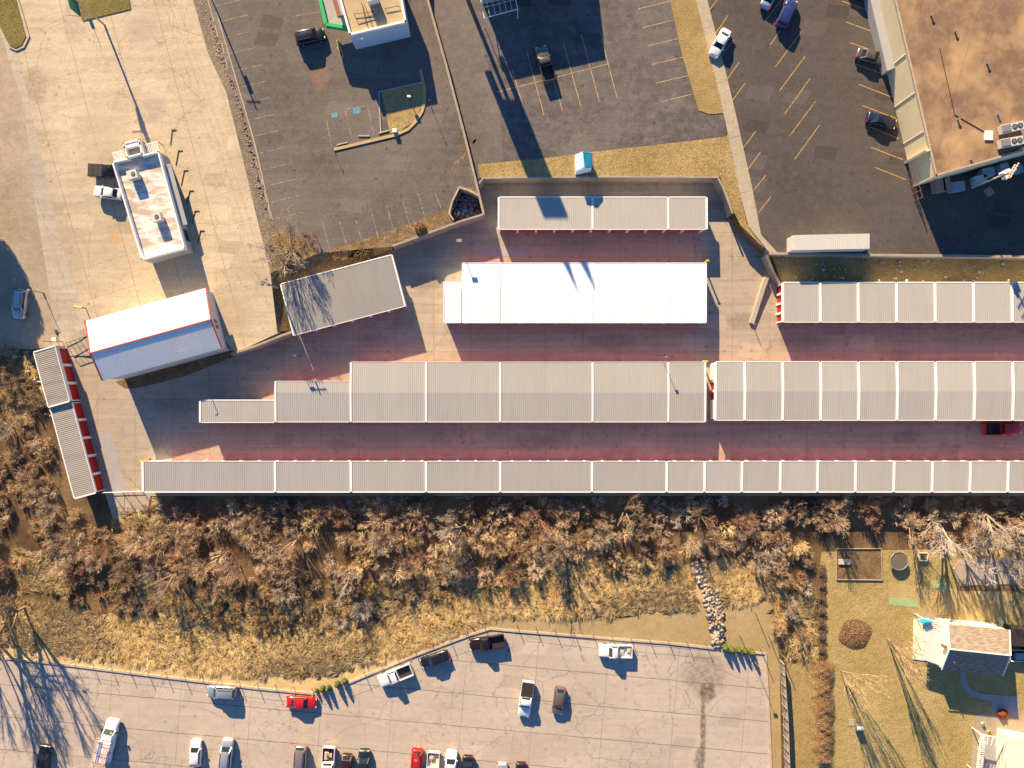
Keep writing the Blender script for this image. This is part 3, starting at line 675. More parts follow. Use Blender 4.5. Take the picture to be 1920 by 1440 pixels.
def quadroof_building(root, roof, zr, zg, roofm, wallm, trimm, par=.5, pw=.25, trimname='parapet', drop=None, gap=None):
    q = [P(x, y, zr) for x, y in roof]; n = len(q)
    wl = MB(); wl.prism([(p.x, p.y, zr-par) for p in q], zg); wl.build('wall', wallm, root)
    ctr = sum(q, Vector())/n
    m = MB()
    for i in range(n):
        a, b = q[i], q[(i+1)%n]; d = (b-a).normalized(); nn = Vector((-d.y, d.x, 0))
        if (ctr-(a+b)/2).dot(nn) < 0: nn = -nn
        d2 = (q[(i+2)%n]-b).normalized(); d0 = (a-q[i-1]).normalized()
        if gap and i == 0:
            g1, g2 = a.lerp(b, gap[0]), a.lerp(b, gap[1]); dz = Vector((0,0,-par))
            m.hexa([a+dz, g1+dz, g1+nn*pw+dz, a+nn*pw+dz], [a, g1, g1+nn*pw, a+nn*pw]); a = g2
        a2, b2 = a+nn*pw, b+nn*pw
        m.hexa([a+Vector((0,0,-par)), b+Vector((0,0,-par)), b2+Vector((0,0,-par)), a2+Vector((0,0,-par))], [a, b, b2, a2])
    m.build(trimname, trimm, root)
    MB().prism([(p.x*1, p.y, zr-par+.03) for p in q], zr-par+.01).build('roof', roofm, root)
    return q
# office with the big white roof
r = thing('office_building', 'gabled office with glaring white north roof slope and red ridge trim', 'building', P(290,627,0))
gp = [(160,602),(386,540),(169,662),(395,599),(192,714),(416,653)]
NW, NE, RW, RE, SW, SE = gable(r, gp, M_roofo, M_roofo, M_shed, M_redtrim, 5.8, 7.2, 0, ribs=.42, trimr=.09)
bp = lambda t, h: SE.lerp(NE, t)+Vector((0,0,h))
wdir = (NE-SE).normalized(); outn = Vector((wdir.y, -wdir.x, 0))
ctrE = (NE+SE)/2; 
for t in (.38, .47):
    p = SE.lerp(NE, t); c = (SE+NE)/2+((SW+NW)/2-(SE+NE)/2)*.019; q0 = p+((SW+NW)/2-(SE+NE)/2)*.019
    MB().hexa([q0+outn*.02+wdir*s*.35+Vector((0,0,-1.9)) if 0 else q0+outn*o_+wdir*s*.3+Vector((0,0,-1.7)) for o_, s in ((0,-1),(.05,-1),(.05,1),(0,1))],
              [q0+outn*o_+wdir*s*.3+Vector((0,0,-.9)) for o_, s in ((0,-1),(.05,-1),(.05,1),(0,1))]).build('window', M_glass, r)
m = MB().tube(P(345,660,6.2), P(345,660,6.2)+Vector((0,0,1.0)), .06).tube(P(345,660,6.2)+Vector((0,0,1)), P(345,660,6.2)+Vector((-.5,0,1.1)), .05)
m.build('vent_pipe', M_steel, r)
# kiosk
KG = 1.9; KR = 5.5
r = thing('kiosk_building', 'narrow kiosk with stained white flat roof and two rooftop air conditioners', 'building', P(290,385,KG))
kq = quadroof_building(r, [(209,303),(297,283),(347,466),(265,487)], KR, KG, M_roofk, M_greyw, M_trim, .85, .22, gap=(.36,.64))
fq = [(230,268),(261,260),(267,288),(238,296)]
q = [P(x, y, KR+.1) for x, y in fq]
MB().prism([(p.x, p.y, KR-.7) for p in q], KG).build('entrance_wall', M_greyw, r)
mm = MB()
for i in range(4):
    a, b = q[i], q[(i+1)%4]; d = (b-a).normalized(); nn = Vector((d.y, -d.x, 0))*.2
    mm.hexa([a+Vector((0,0,-.8)), b+Vector((0,0,-.8)), b+nn+Vector((0,0,-.8)), a+nn+Vector((0,0,-.8))], [a, b, b+nn, a+nn])
a, b = q[0].lerp(q[3], .3), q[1].lerp(q[2], .3); mm.beam(a, b, .45, .7)
mm.build('parapet', M_trim, r)
def slats(root, quad, z, n, mat=M_trim, wd=.12):
    m = MB(); q = [P(x, y, z) for x, y in quad]
    for i in range(n):
        t = (i+.5)/n; m.beam(q[0].lerp(q[1], t), q[3].lerp(q[2], t), wd, .14)
    m.beam(q[0]+Vector((0,0,-.14)), q[1]+Vector((0,0,-.14)), .1, .12); m.beam(q[3]+Vector((0,0,-.14)), q[2]+Vector((0,0,-.14)), .1, .12)
    o = m.build('slatted_awning', mat, root)
    ps = MB()
    for p in (q[0], q[1]): ps.tube(Vector((p.x, p.y, KG)), p+Vector((0,0,-.2)), .05)
    ps.build('awning_post', M_dark, root)
slats(r, [(209,286),(231,281),(235,297),(215,302)], 3.9, 8, wd=.09)
slats(r, [(269,270),(295,265),(299,282),(273,288)], 3.9, 9, wd=.09)
m = MB(); e0, e1 = P(297,283,KR), P(347,466,KR)
dd = (e1-e0).normalized(); nE = Vector((-dd.y, dd.x, 0)); nE = nE if nE.x > 0 else -nE
for t0, t1 in ((.18,.32),(.36,.5),(.56,.7),(.78,.9)):
    a, b = e0.lerp(e1, t0), e0.lerp(e1, t1)
    MB().hexa([a+Vector((0,0,-2.6)), b+Vector((0,0,-2.6)), b+nE*.05+Vector((0,0,-2.6)), a+nE*.05+Vector((0,0,-2.6))],
              [a+Vector((0,0,-1.3)), b+Vector((0,0,-1.3)), b+nE*.05+Vector((0,0,-1.3)), a+nE*.05+Vector((0,0,-1.3))]).build('window', M_glass, r)
a, b = e0.lerp(e1, .12), e0.lerp(e1, .75); m.hexa([a+Vector((0,0,-1.05)), b+Vector((0,0,-1.05)), b+nE*.9+Vector((0,0,-1.25)), a+nE*.9+Vector((0,0,-1.25))], [a+Vector((0,0,-.95)), b+Vector((0,0,-.95)), b+nE*.9+Vector((0,0,-1.15)), a+nE*.9+Vector((0,0,-1.15))])
m.build('side_canopy', M_greyw, r)
w0, w1 = P(209,303,KR), P(265,487,KR); m = MB()
for i in range(7):
    p = w0.lerp(w1, .06+i*.15)-nE*.1; m.tube(Vector((p.x,p.y,KG)), p+Vector((0,0,-.3)), .06)
m.build('downpipe', M_steel, r)

def acbox(name, label, c, z, ln, wd, h, rot, fans, lbl_group=None, legs=.25, fanr=.38):
    t = thing(name, label, 'air conditioner', P(c[0], c[1], z), rot)
    MB().box(-ln/2, ln/2, -wd/2, wd/2, legs, legs+h).build('casing', M_acunit, t, local=True)
    fm = MB()
    for sx in (-1, 1):
        for sy in (-1, 1): fm.box(sx*(ln/2-.2)-.06, sx*(ln/2-.2)+.06, sy*(wd/2-.1)-.06, sy*(wd/2-.1)+.06, 0, legs)
    fm.build('feet', M_steel, t, local=True)
    for fx in fans:
        f = MB().tube((fx, 0, legs+h), (fx, 0, legs+h+.05), fanr, n=16).build('fan', M_fan, t, local=True)
        hb = MB().tube((fx, 0, legs+h+.05), (fx, 0, legs+h+.09), fanr*.3, n=8)
        for k in range(5):
            an = k*2*math.pi/5; hb.beam(Vector((fx, 0, legs+h+.08)), Vector((fx+math.cos(an)*fanr*.95, math.sin(an)*fanr*.95, legs+h+.08)), .09, .02)
        hb.build('fan_blades', M_steel, f, local=True)
    return t
acbox('air_conditioner', 'beige air conditioner with one round fan on the north half of the kiosk roof', (255,331), KR-.8, 1.55, 1.35, 1.0, R(15), [.2], fanr=.34)
acbox('air_conditioner', 'beige air conditioner with one round fan on the south half of the kiosk roof', (300,410), KR-.8, 1.4, 1.3, 1.0, R(15), [.1], fanr=.34)
# row of bent posts east of the kiosk
for i, (hx, hy, bx, by) in enumerate([(325,242,320,273),(337,281,330,310),(348,318,340,348),(358,356,351,385),(368,394,360,421),(378,431,371,458)]):
    z = FZ(bx, by); A, B = P(bx, by, z), P(hx-2, hy+2, z)
    m = MB().tube(A+Vector((0,0,.06)), B+Vector((0,0,.10)), .05)
    lab = ['northernmost bent rail east of the kiosk, nearest the slatted awning','second bent rail from the north in the row east of the kiosk','third bent rail from the north in the row east of the kiosk','fourth bent rail from the north in the row east of the kiosk','fifth bent rail from the north, at the edge of the kiosk shadow','southernmost bent rail, at the south east corner of the kiosk'][i]
    t = thing('stall_rail', lab, 'rail', A, 0, 'bent rails along the stalls east of the kiosk')
    m.build('rail', M_dark, t)
    MB().box(B.x-.08, B.x+.7, B.y-.07, B.y+.07, z, z+.12).build('rail_head', M_dark, t)
# restaurant at the top
r = thing('restaurant_building', 'tan flat roofed restaurant with pale blue south wall and green canopy', 'building', P(710,40,UZ))
RZ = UZ+4.7
quadroof_building(r, [(655,66),(762,41),(744,-60),(628,-32)], RZ, UZ, M_roofK, M_bluew, M_trim, .6, .3)
q = [P(*p, UZ+3.0) for p in [(600,-10),(636,-20),(655,50),(612,50)]]
MB().prism(q, UZ+2.8).build('canopy_roof', M_greyw, r)
m = MB()
for a, b in (((597,-12),(611,44)), ((611,45),(652,51))):
    A, B = P(*a, UZ+3.5), P(*b, UZ+3.5); m.beam(A, B, .5, .9)
m.build('canopy_fascia', M_green, r)
m = MB()
for a, b in (((628,-32),(655,66)),): m.beam(P(626,-20,RZ+.1)-Vector((.4,0,0)), P(641,30,RZ+.1)-Vector((.4,0,0)), .6, .5)
m.build('red_parapet_cap', M_rust, r)
for x, y in ((678,67),(744,50)): 
    p = P(x, y, RZ-.4)-Vector((0,.15,0)); MB().box(p.x-.18, p.x+.18, p.y-.35, p.y, p.z-.15, p.z+.1).build('wall_lamp', M_white, r)
acbox('rooftop_unit', 'dark boxy rooftop unit throwing a long shadow across the restaurant roof', (700,2), RZ-.6, 1.6, 1.4, 1.3, R(14), [0], fanr=.4)
t = thing('roof_pipework', 'thin crossing pipe frame on the tan restaurant roof', 'pipes', P(680,30,RZ-.6))
m = MB()
for a, b in (((664,26),(700,22)),((669,37),(704,27)),((678,5),(688,48)),((683,8),(700,52)),((722,16),(748,11))): m.tube(P(*a, RZ-.3), P(*b, RZ-.3), .05)
for a in ((664,26),(700,22),(669,37),(704,27),(688,46),(699,50),(722,16),(748,11)): m.tube(P(*a, RZ-.6), P(*a, RZ-.25), .05)
m.build('pipe_frame', M_dark, t)
# white frame awning of the building just north of the worn lot
r = thing('frame_awning', 'white tubular frame awning in deep shade at the top edge', 'awning', P(935,15,UZ)); m = MB(); z = UZ+3
q = [P(*p, z) for p in ((896,-30),(956,-44),(971,17),(908,34))]
for a, b in ((0,1),(1,2),(2,3),(3,0)): m.tube(q[a], q[b], .07)
for i in range(1, 6): m.tube(q[0].lerp(q[1], i/6), q[3].lerp(q[2], i/6), .035)
for k in (.35, .7): m.tube(q[0].lerp(q[3], k), q[1].lerp(q[2], k), .035)
m.build('frame', M_white, r)
for p in (q[3], q[2]): MB().tube(Vector((p.x, p.y, UZ)), p, .06).build('leg', M_white, r)
r = thing('shop_building', 'building at the top edge whose shadow darkens the worn lot', 'building', P(990,-60,UZ))
q = [P(*p, UZ) for p in ((905,8),(1078,-30),(1060,-200),(860,-200))]
m = MB().prism([(p.x, p.y, UZ+5.2) for p in q], UZ); m.build('wall', M_greyw, r)
MB().prism([(p.x, p.y, UZ+5.3) for p in q], UZ+5.21).build('roof', M_roofK, r)
# large flat roofed building at the right
r = thing('commercial_building', 'large building with mottled brown flat roof and cream side wall', 'building', P(1820,150,UZ))
LZ = UZ+6.0
q = quadroof_building(r, [(1678,0),(1755,330),(1925,281),(2150,216),(2150,-200),(1631,-200)], LZ, UZ, M_roofL, M_creamw, M_kerb, .35, .25)
a, b = P(1631,-200,LZ), P(1678,0,LZ); d = (b-a).normalized(); nW = Vector((d.y, -d.x, 0)); nW = nW if nW.x < 0 else -nW
c = P(1703,107,LZ)
MB().hexa([Vector((a.x,a.y,UZ))+nW*.02, Vector((c.x,c.y,UZ))+nW*.02, Vector((c.x,c.y,UZ))+nW*1.0, Vector((a.x,a.y,UZ))+nW*1.0],
          [a+nW*.02+Vector((0,0,-3.6)), c+nW*.02+Vector((0,0,-3.6)), c+nW*1.0+Vector((0,0,-4.2)), a+nW*1.0+Vector((0,0,-4.2))]).build('shade_grey_wall', M_greyw, r)  # projecting wall coloured grey to stand for the shade on it
for f0 in (.30,.52,.74,.90):
    p0 = P(1678,0,LZ).lerp(P(1755,330,LZ), f0)
    MB().hexa([p0+nW*.01+Vector((0,.05,-6.0)) , p0+nW*.08+Vector((0,.05,-6.0)), p0+nW*.08+Vector((0,-.05,-6.0)), p0+nW*.01+Vector((0,-.05,-6.0))],
              [p0+nW*.01+Vector((0,.05,-.35)) , p0+nW*.08+Vector((0,.05,-.35)), p0+nW*.08+Vector((0,-.05,-.35)), p0+nW*.01+Vector((0,-.05,-.35))]).build('wall_joint', M_creamw, r)
p0 = P(1678,0,LZ).lerp(P(1755,330,LZ), .845)
MB().hexa([p0+nW*.01+Vector((0,0,-6)), p0+nW*.6+Vector((0,0,-6)), p0+nW*.6+Vector((.1,-.3,-6)), p0+nW*.01+Vector((.1,-.3,-6))],
          [p0+nW*.01+Vector((0,0,.1)), p0+nW*.6+Vector((0,0,.0)), p0+nW*.6+Vector((.1,-.3,.0)), p0+nW*.01+Vector((.1,-.3,.1))]).build('wall_pier', M_creamw, r)
for x, y in ((1790,60),(1850,120),(1745,30),(1870,215),(1795,225),(1820,300)):
    p = P(x, y, LZ-.33); v = MB().tube(p, p+Vector((0,0,.45)), .14, n=8).tube(p+Vector((0,0,.45)), p+Vector((0,0,.52)), .24, n=8).build('roof_vent', M_steel, r)
m = MB().tube(P(1762,90,LZ-.25), P(1790,215,LZ-.25), .05).tube(P(1790,215,LZ-.25), P(1860,255,LZ-.25), .05).tube(P(1870,330-50,LZ-.25), P(1905,262,LZ-.25), .07).tube(P(1895,285,LZ-.25), P(1925,270,LZ-.25), .07)
m.build('roof_pipe', M_dark, r)
def acpair(label, c, rot):
    t = acbox('air_conditioner', label, c, LZ-.35, 3.4, 1.25, .9, rot, [.3, 1.15], fanr=.42)
    MB().box(-1.7, -.35, -.5, .5, 1.16, 1.35).build('duct', M_steel, t, local=True)
    return t
acpair('upper of two twin fan air conditioners on the brown roof', (1889,243), R(12))
acpair('lower of two twin fan air conditioners on the brown roof', (1888,270), R(10))
solo(MB().box(P(1859,253,LZ).x-.9, P(1859,253,LZ).x+.3, P(1859,253,LZ).y-.7, P(1859,253,LZ).y+.7, LZ-.34, LZ-.1), 'roof_hatch', M_white, 'flat white duct box left of the upper twin fan air conditioner', 'duct', P(1859,253,LZ-.34))
# utility pole with transformers in the shade below the brown roof
t = thing('utility_pole', 'wooden utility pole with three white transformers and brown crossarms, south of the brown roof', 'utility pole', P(1822,350,UZ))
b = P(1822,352,UZ); top = b+Vector((.3,0,9.5))
MB().tube(b, top, .17, .12, 8).build('pole', M_woodL, t)
for dz, ln, an in ((9.2, 2.6, 60), (8.5, 2.6, 60)):
    dv = Vector((math.cos(R(an)), math.sin(R(an)), 0)); c = b+Vector((.3,0,dz))
    MB().beam(c-dv*ln/2, c+dv*ln/2, .12, .12).build('crossarm', M_woodL, t)
    ins = MB()
    for k in range(6): 
        p = c+dv*(k-2.5)*ln/6; ins.tube(p, p+Vector((0,0,.25)), .05)
    ins.build('insulator', M_white, t)
for dx, dy in ((-.5,.1),(.15,.45),(-.1,-.5)):
    c = b+Vector((.3+dx, dy, 6.9)); MB().tube(c, c+Vector((0,0,1.0)), .24, n=12).build('transformer', M_white, t)
# things stored in the shade behind the brown roofed building
def crate(c, sx, sy, h, rot, mat, name, label, cat, detail=None):
    t = thing(name, label, cat, P(c[0], c[1], UZ), rot)
    MB().box(-sx/2, sx/2, -sy/2, sy/2, .08, h).build('body', mat, t, local=True)
    m = MB().box(-sx/2-.04, sx/2+.04, -sy/2-.04, sy/2+.04, h+.002, h+.08)
    m.build('lid', mat, t, local=True)
    m = MB()
    for x in (-1, 1):
        for y in (-1, 1): m.box(x*(sx/2-.15)-.06, x*(sx/2-.15)+.06, y*(sy/2-.15)-.06, y*(sy/2-.15)+.06, 0, .08)
    m.build('feet', M_dark, t, local=True)
    return t
M_dustblue = plain('faded_blue_paint', (.22,.32,.38), .7); M_dustbrown = plain('brown_box_paint', (.30,.22,.18), .8)
crate((1752,351), 1.4, 2.2, 1.6, R(8), M_dustbrown, 'storage_bin', 'left of two brown bins in the shade behind the brown roofed building', 'bin')
crate((1764,349), 1.1, 2.2, 1.6, R(8), M_dustbrown, 'storage_bin', 'right of two brown bins in the shade behind the brown roofed building', 'bin')
crate((1786,354), 2.2, 1.4, 1.3, R(8), M_dustblue, 'storage_bin', 'wide dull blue bin right of the two brown bins', 'bin')
crate((1828,341), 1.7, 1.2, 1.5, R(10), plain('light_blue_paint',(.35,.5,.55)), 'storage_bin', 'light blue bin below the brown roof edge', 'bin')
crate((1842,328), 1.8, 1.3, 1.5, R(10), M_dustblue, 'storage_bin', 'dull blue bin directly above the light blue one', 'bin')
crate((1873,318), 1.2, 1.2, 1.3, R(12), M_dustblue, 'storage_bin', 'small blue bin near the utility pole transformers', 'bin')
crate((1898,322), 1.6, 1.2, 1.2, R(12), M_dustblue, 'storage_bin', 'rightmost blue bin behind the brown roofed building', 'bin')
t = thing('wooden_pallet', 'tilted wooden pallet lying in the shade south of the bins', 'pallet', P(1854,360,UZ), R(35))
m = MB()
for i in range(5): m.box(-.6, .6, -.6+i*.27, -.48+i*.27, .1, .13)
m.build('deck_boards', M_woodL, t, local=True); m = MB()
for i in range(3): m.box(-.6+i*.55, -.5+i*.55, -.6, .6, 0, .098)
m.build('bearers', M_wood, t, local=True)
# fence gate at the building corner
t = thing('gate_fence', 'tall dark steel frame fence panel at the corner of the cream wall', 'fence', P(1705,360,UZ)); m = MB()
for k in range(5): p = P(1701+k*3.4, 325+k*13, UZ); m.tube(p, p+Vector((0,0,2.2)), .05)
m.tube(P(1701,325,UZ)+Vector((0,0,2.2)), P(1715,377,UZ)+Vector((0,0,2.2)), .04); m.tube(P(1701,325,UZ)+Vector((0,0,1.1)), P(1715,377,UZ)+Vector((0,0,1.1)), .04)
m.build('frame', M_rust, t)
# ribbed container shed on the dark lot
t = thing('container_shed', 'long low pale ribbed metal shed on the edge of the dark lot', 'shed', P(1560,460,UZ))
A, B, D_ = P(1488,441,UZ+2.6), P(1631,438,UZ+2.6), P(1631,466,UZ+2.6)
E_ = P(1488,469,UZ+2.6); q = [A, B, D_, E_]
MB().prism([(p.x, p.y, UZ+2.5) for p in q], UZ).build('wall', M_shed, t)
rm = ribroof(0, (B-A).length, 0, 0, (A-E_).length, .12, step=.3); th = math.atan2((B-A).y, (B-A).x)
m = MB(); cs, sn = math.cos(th), math.sin(th)
m.add([(E_.x+v[0]*cs-v[1]*sn, E_.y+v[0]*sn+v[1]*cs, UZ+2.53+v[2]) for v in rm.v], rm.f); m.build('roof', M_shed, t)
m = MB()
for i in range(10):
    y = E_.y+.15+i*((A.y-E_.y)-.3)/9; m.box(A.x-.09, A.x-.003, y-.06, y+.06, UZ, UZ+2.5)
m.build('end_ribs', M_white, t)
# little shed with a pale ribbed roof, shade painted blue on one slope
t = thing('garden_shed', 'tiny shed with a ribbed roof, white on one slope, shade painted bright blue on the other', 'shed', P(1096,305,UZ))
z = UZ+2.4; a, b, c, d = P(1078,290,z), P(1080,322,z), P(1111,287,z), P(1111,315,z); e, f = P(1093,284,z+.5), P(1096,314,z+.5)
cb = plain('shaded_pale_steel', (.03,.36,.50), .5); cw = plain('pale_blue_steel', (.62,.72,.80), .5)  # blue copy of the pale steel paints the slope turned from the sun
cc = (a+d)/2
def inn(p, zz): q = cc+(p-cc)*.93; return Vector((q.x, q.y, zz))
MB().add([inn(a,UZ), inn(b,UZ), inn(d,UZ), inn(c,UZ), inn(a,z-.05), inn(b,z-.05), inn(d,z-.05), inn(c,z-.05), inn(e,z+.42), inn(f,z+.42)],
   [(0,1,5,4),(1,2,6,9,5),(2,3,7,6),(3,0,4,8,7),(4,5,9,8),(6,7,8,9)]).build('wall', cw, t)
for (p, q2, s1, s2, mt) in ((a, b, e, f, cw), (c, d, e, f, cb)):
    MB().hexa([p-Vector((0,0,.05)), q2-Vector((0,0,.05)), s2-Vector((0,0,.05)), s1-Vector((0,0,.05))], [p, q2, s2, s1]).build('roof_slope', mt, t)
    m = MB()
    for i in range(9):
        k = (i+.5)/9; m.beam(p.lerp(q2, k)+Vector((0,0,.04)), s1.lerp(s2, k)+Vector((0,0,.04)), .05, .045)
    m.build('roof_ribs', mt, t)
# house in the yard
r = thing('house', 'small shingled gable house with cream siding and white slatted porch roof', 'house', P(1825,1210,0))
hp = [(1777,1170),(1893,1181),(1781,1217),(1895,1229),(1766,1256),(1880,1267)]
NW, NE, RW, RE, SW, SE = gable(r, hp, M_shingle, M_shingle, M_siding, M_trim, 3.6, 5.4, 0, trimr=.08)
z = 2.6; q = [P(*p, z) for p in ((1731,1160),(1772,1166),(1760,1247),(1727,1236))]
MB().prism([(p.x, p.y, z) for p in q], z-.1).build('porch_roof', M_siding, r)
m = MB()
for i in range(20): k = (i+.5)/20; m.beam(q[0].lerp(q[3], k)+Vector((0,0,.05)), q[1].lerp(q[2], k)+Vector((0,0,.05)), .10, .045)
m.build('porch_slats', M_trim, r)
for p in (q[0], q[3], q[0].lerp(q[3], .5)):
    MB().tube(Vector((p.x+.1, p.y, 0)), Vector((p.x+.1, p.y, z-.1)), .07).build('porch_post', M_white, r)
sheet('porch_deck', [(1714,1162),(1742,1160),(1742,1240),(1712,1236)], M_siding, .15)
p = P(1773,1213,4.3); MB().box(p.x-.25, p.x+.15, p.y-.2, p.y+.2, 3.5, 4.5).build('wall_vent', M_rust, r)
m = MB().tube(P(1775,1248,3.6)+Vector((.6,.9,.6)), P(1775,1248,3.6)+Vector((.6,.9,1.2)), .08); m.build('vent_pipe', M_redtrim, r)
t = thing('garden_umbrella', 'folded turquoise parasol lying on the porch roof corner', 'parasol', P(1733,1165,2.7))
a = P(1722,1163,2.85)
MB().tube(a, a+Vector((.5,-.05,.1)), .12, .34, 10).add([],[]).build('canopy', M_cyan, t)
MB().tube(a+Vector((.7,-.08,.12)), a+Vector((2.0,-.22,.12)), .42, .22, 10).build('canopy', M_cyan, t)
MB().tube(a+Vector((2.0,-.22,.12)), a+Vector((3.6,-1.2,.2)), .035).build('pole', M_dark, t)
t = thing('garden_shed', 'dark roofed lean-to shed at the right edge beside the house', 'shed', P(1915,1205,0))
q = [P(*p, 2.2) for p in ((1899,1178),(1960,1184),(1958,1216),(1897,1210))]
MB().prism(q, 0).build('wall', M_dark, t); MB().prism([(v.x,v.y,2.3) for v in q], 2.202).build('roof', M_dark, t)
t = thing('trailer', 'white framed open utility trailer parked right of the house', 'trailer', P(1910,1229,0))
c = P(1913,1229,.6); m = MB()
for (x0,x1,y0,y1) in ((-1.8,2.5,-.95,-.85),(-1.8,2.5,.85,.95),(-1.8,-1.7,-.849,.849)): m.box(c.x+x0, c.x+x1, c.y+y0, c.y+y1, .5, .85)
m.build('side_rail', M_white, t); MB().box(c.x-1.69, c.x+2.5, c.y-.84, c.y+.84, .45, .52).build('bed', M_dark, t)
MB().box(c.x-1.0, c.x+2.4, c.y-.6, c.y+.5, .521, 1.0).build('load_cover', M_steel, t)
for s in (-1, 1): MB().tube((c.x+.6, c.y+s*.96, .33), (c.x+.6, c.y+s*1.15, .33), .33, n=14).build('wheel', M_black, t)
# pergola lower right
t = thing('pergola', 'white timber pergola with open lattice in the bottom right corner', 'pergola', P(1865,1410,0)); z = 2.5
q = [P(*p, z) for p in ((1841,1378),(1890,1388),(1880,1460),(1832,1450))]
for i in range(4):
    MB().tube(Vector((q[i].x, q[i].y, 0)), q[i], .1, n=4).build('post', M_siding, t)
m = MB()
for a, b in ((0,1),(1,2),(2,3),(3,0)): m.beam(q[a], q[b], .22, .2)
q2 = [q[0].lerp(q[1], .16), q[3].lerp(q[2], .16)]; m.beam(q2[0], q2[1], .15, .18)
m.build('frame_beam', M_siding, t); m = MB()
for i in range(18): k = (i+.5)/18; m.beam(q[0].lerp(q[3], k)+Vector((0,0,.06)), q2[0].lerp(q2[1], k)+Vector((0,0,.06)), .12, .05)
for i in range(6): k = (i+.5)/6; m.beam(q[0].lerp(q[1], k)+Vector((0,0,.08)), q[0].lerp(q[1], k)+Vector((-.3,-1.3,.08)), .1, .06)
m.build('lattice', M_trim, t)
sheet('patio', [(1848,1386),(1895,1392),(1890,1600),(1840,1600)], M_path, .02)
t = thing('house', 'corner of a house with cream roof at the bottom right', 'house', P(1915,1430,0))
q = [P(*p, 3) for p in ((1893,1382),(1990,1400),(1980,1600),(1888,1600))]
MB().prism([(v.x,v.y,2.9) for v in q], 0).build('wall', M_siding, t)
m = ribroof(0, 9, 0, 0, -16, 0, step=.6); v0 = q[0]; MB().add([(v0.x+v[0], v0.y+v[1], 3.0+v[2]) for v in m.v], m.f).build('roof', M_siding, t)
# planters along the pergola
for i, (x, y, l) in enumerate(((1842,1356,'pale flower pot at the top of the curved gravel bed'),(1853,1371,'round yellow planter beside the pergola'),(1837,1376,'small white pot at the pergola corner'),(1836,1391,'white pot second from the top along the pergola side'),(1835,1405,'white pot third from the top along the pergola side'),(1834,1419,'white pot lowest along the pergola side'))):
    b = P(x, y, 0); t = thing('flower_pot', l, 'flower pot', b)
    rr = .28 if i < 2 else .2; MB().tube(b, b+Vector((0,0,.4)), rr*.75, rr, 10).build('pot', M_yellow if i == 1 else M_siding, t)
    MB().tube(b+Vector((0,0,.4)), b+Vector((0,0,.42)), rr*.8, rr*.7, 10).build('soil', M_mulch, t)
# trampoline, cold frame, box
t = thing('trampoline', 'round trampoline on the lawn beside the vegetable bed', 'trampoline', P(1686,1052,0))
b = P(1686,1052,.8); n = 28; m = MB()
for i in range(n):
    a0, a1 = 2*math.pi*i/n, 2*math.pi*(i+1)/n; m.tube(b+Vector((math.cos(a0),math.sin(a0),0))*1.45, b+Vector((math.cos(a1),math.sin(a1),0))*1.45, .06)
m.build('rim', M_steel, t); MB().tube(b-Vector((0,0,.05)), b-Vector((0,0,.03)), 1.38, n=28).build('mat', plain('mat_cloth', (.14,.11,.08), .9), t)
for i in range(5):
    a0 = 2*math.pi*i/5; p = b+Vector((math.cos(a0),math.sin(a0),0))*1.45; MB().tube(Vector((p.x,p.y,0)), p, .04).build('leg', M_steel, t)
t = thing('raised_planter', 'small square white framed planter box right of the trampoline', 'planter', P(1729,1043,0)); b = P(1729,1043,0); m = MB()
for x0,x1,y0,y1 in ((-.65,.65,.55,.67),(-.65,.65,-.67,-.55),(-.67,-.56,-.549,.549),(.56,.67,-.549,.549)): m.box(b.x+x0,b.x+x1,b.y+y0,b.y+y1,0,.45)
m.build('frame', M_siding, t); MB().box(b.x-.55,b.x+.55,b.y-.54,b.y+.54,0,.36).build('soil', M_mulch, t)
# timber edging of the vegetable bed
t = thing('bed_edging', 'thin timber edging round the rectangular vegetable bed', 'edging', P(1610,1058,0))
m = MB()
for a, b in (((1569,1029),(1653,1029)),((1653,1030),(1655,1088)),((1655,1088),(1569,1087)),((1569,1087),(1569,1030))): m.beam(P(*a,.2), P(*b,.2), .1, .2)
m.build('boards', M_wood, t)
solo(MB().box(P(1583,1053).x-1, P(1583,1053).x+1, P(1583,1053).y-.4, P(1583,1053).y+.4, .03, .3), 'compost_box', M_woodL, 'pale board lying across the vegetable bed', 'board', P(1583,1053,0))
# log pile / bench and barbecue on the lawn
t = thing('barbecue', 'small grey lidded barbecue on a paving slab west of the lawn trees', 'barbecue', P(1602,1358,0)); b = P(1602,1358,0)
MB().box(b.x-.9,b.x+.2,b.y-.2,b.y+.8,0,.06).build('slab', M_kerb, t); MB().box(b.x-.1,b.x+.9,b.y-.6,b.y+.2,.3,1.0).build('body', M_steel, t); MB().tube(b+Vector((-.1,-.2,1.0)), b+Vector((.9,-.2,1.0)), .32, n=12).build('lid', M_white, t)
# wooden fence between car park and house strip
t = thing('wooden_fence', 'tall weathered board fence between the car park and the brown hedge', 'fence', P(1466,1240,0))
pts = [(1463,1236),(1470,1340),(1476,1500)]; m = MB()
for (x0,y0),(x1,y1) in zip(pts[:-1], pts[1:]):
    A, B = P(x0,y0,0), P(x1,y1,0); L = (B-A).length; n = int(L/.155); d = (B-A)/n
    for i in range(n): m.beam(A+d*i+Vector((0,0,1.85+.03*random.random())), A+d*(i+.9)+Vector((0,0,1.85+.03*random.random())), .03, 1.85)
m.build('boards', M_wood, t); m = MB()
for z in (.5, 1.5): m.beam(P(1463,1236,z)-Vector((.08,0,0)), P(1470,1340,z)-Vector((.08,0,0)), .06, .1); m.beam(P(1470,1340,z)-Vector((.08,0,0)), P(1476,1500,z)-Vector((.08,0,0)), .06, .1)
m.build('rails', M_wood, t)
m = MB()
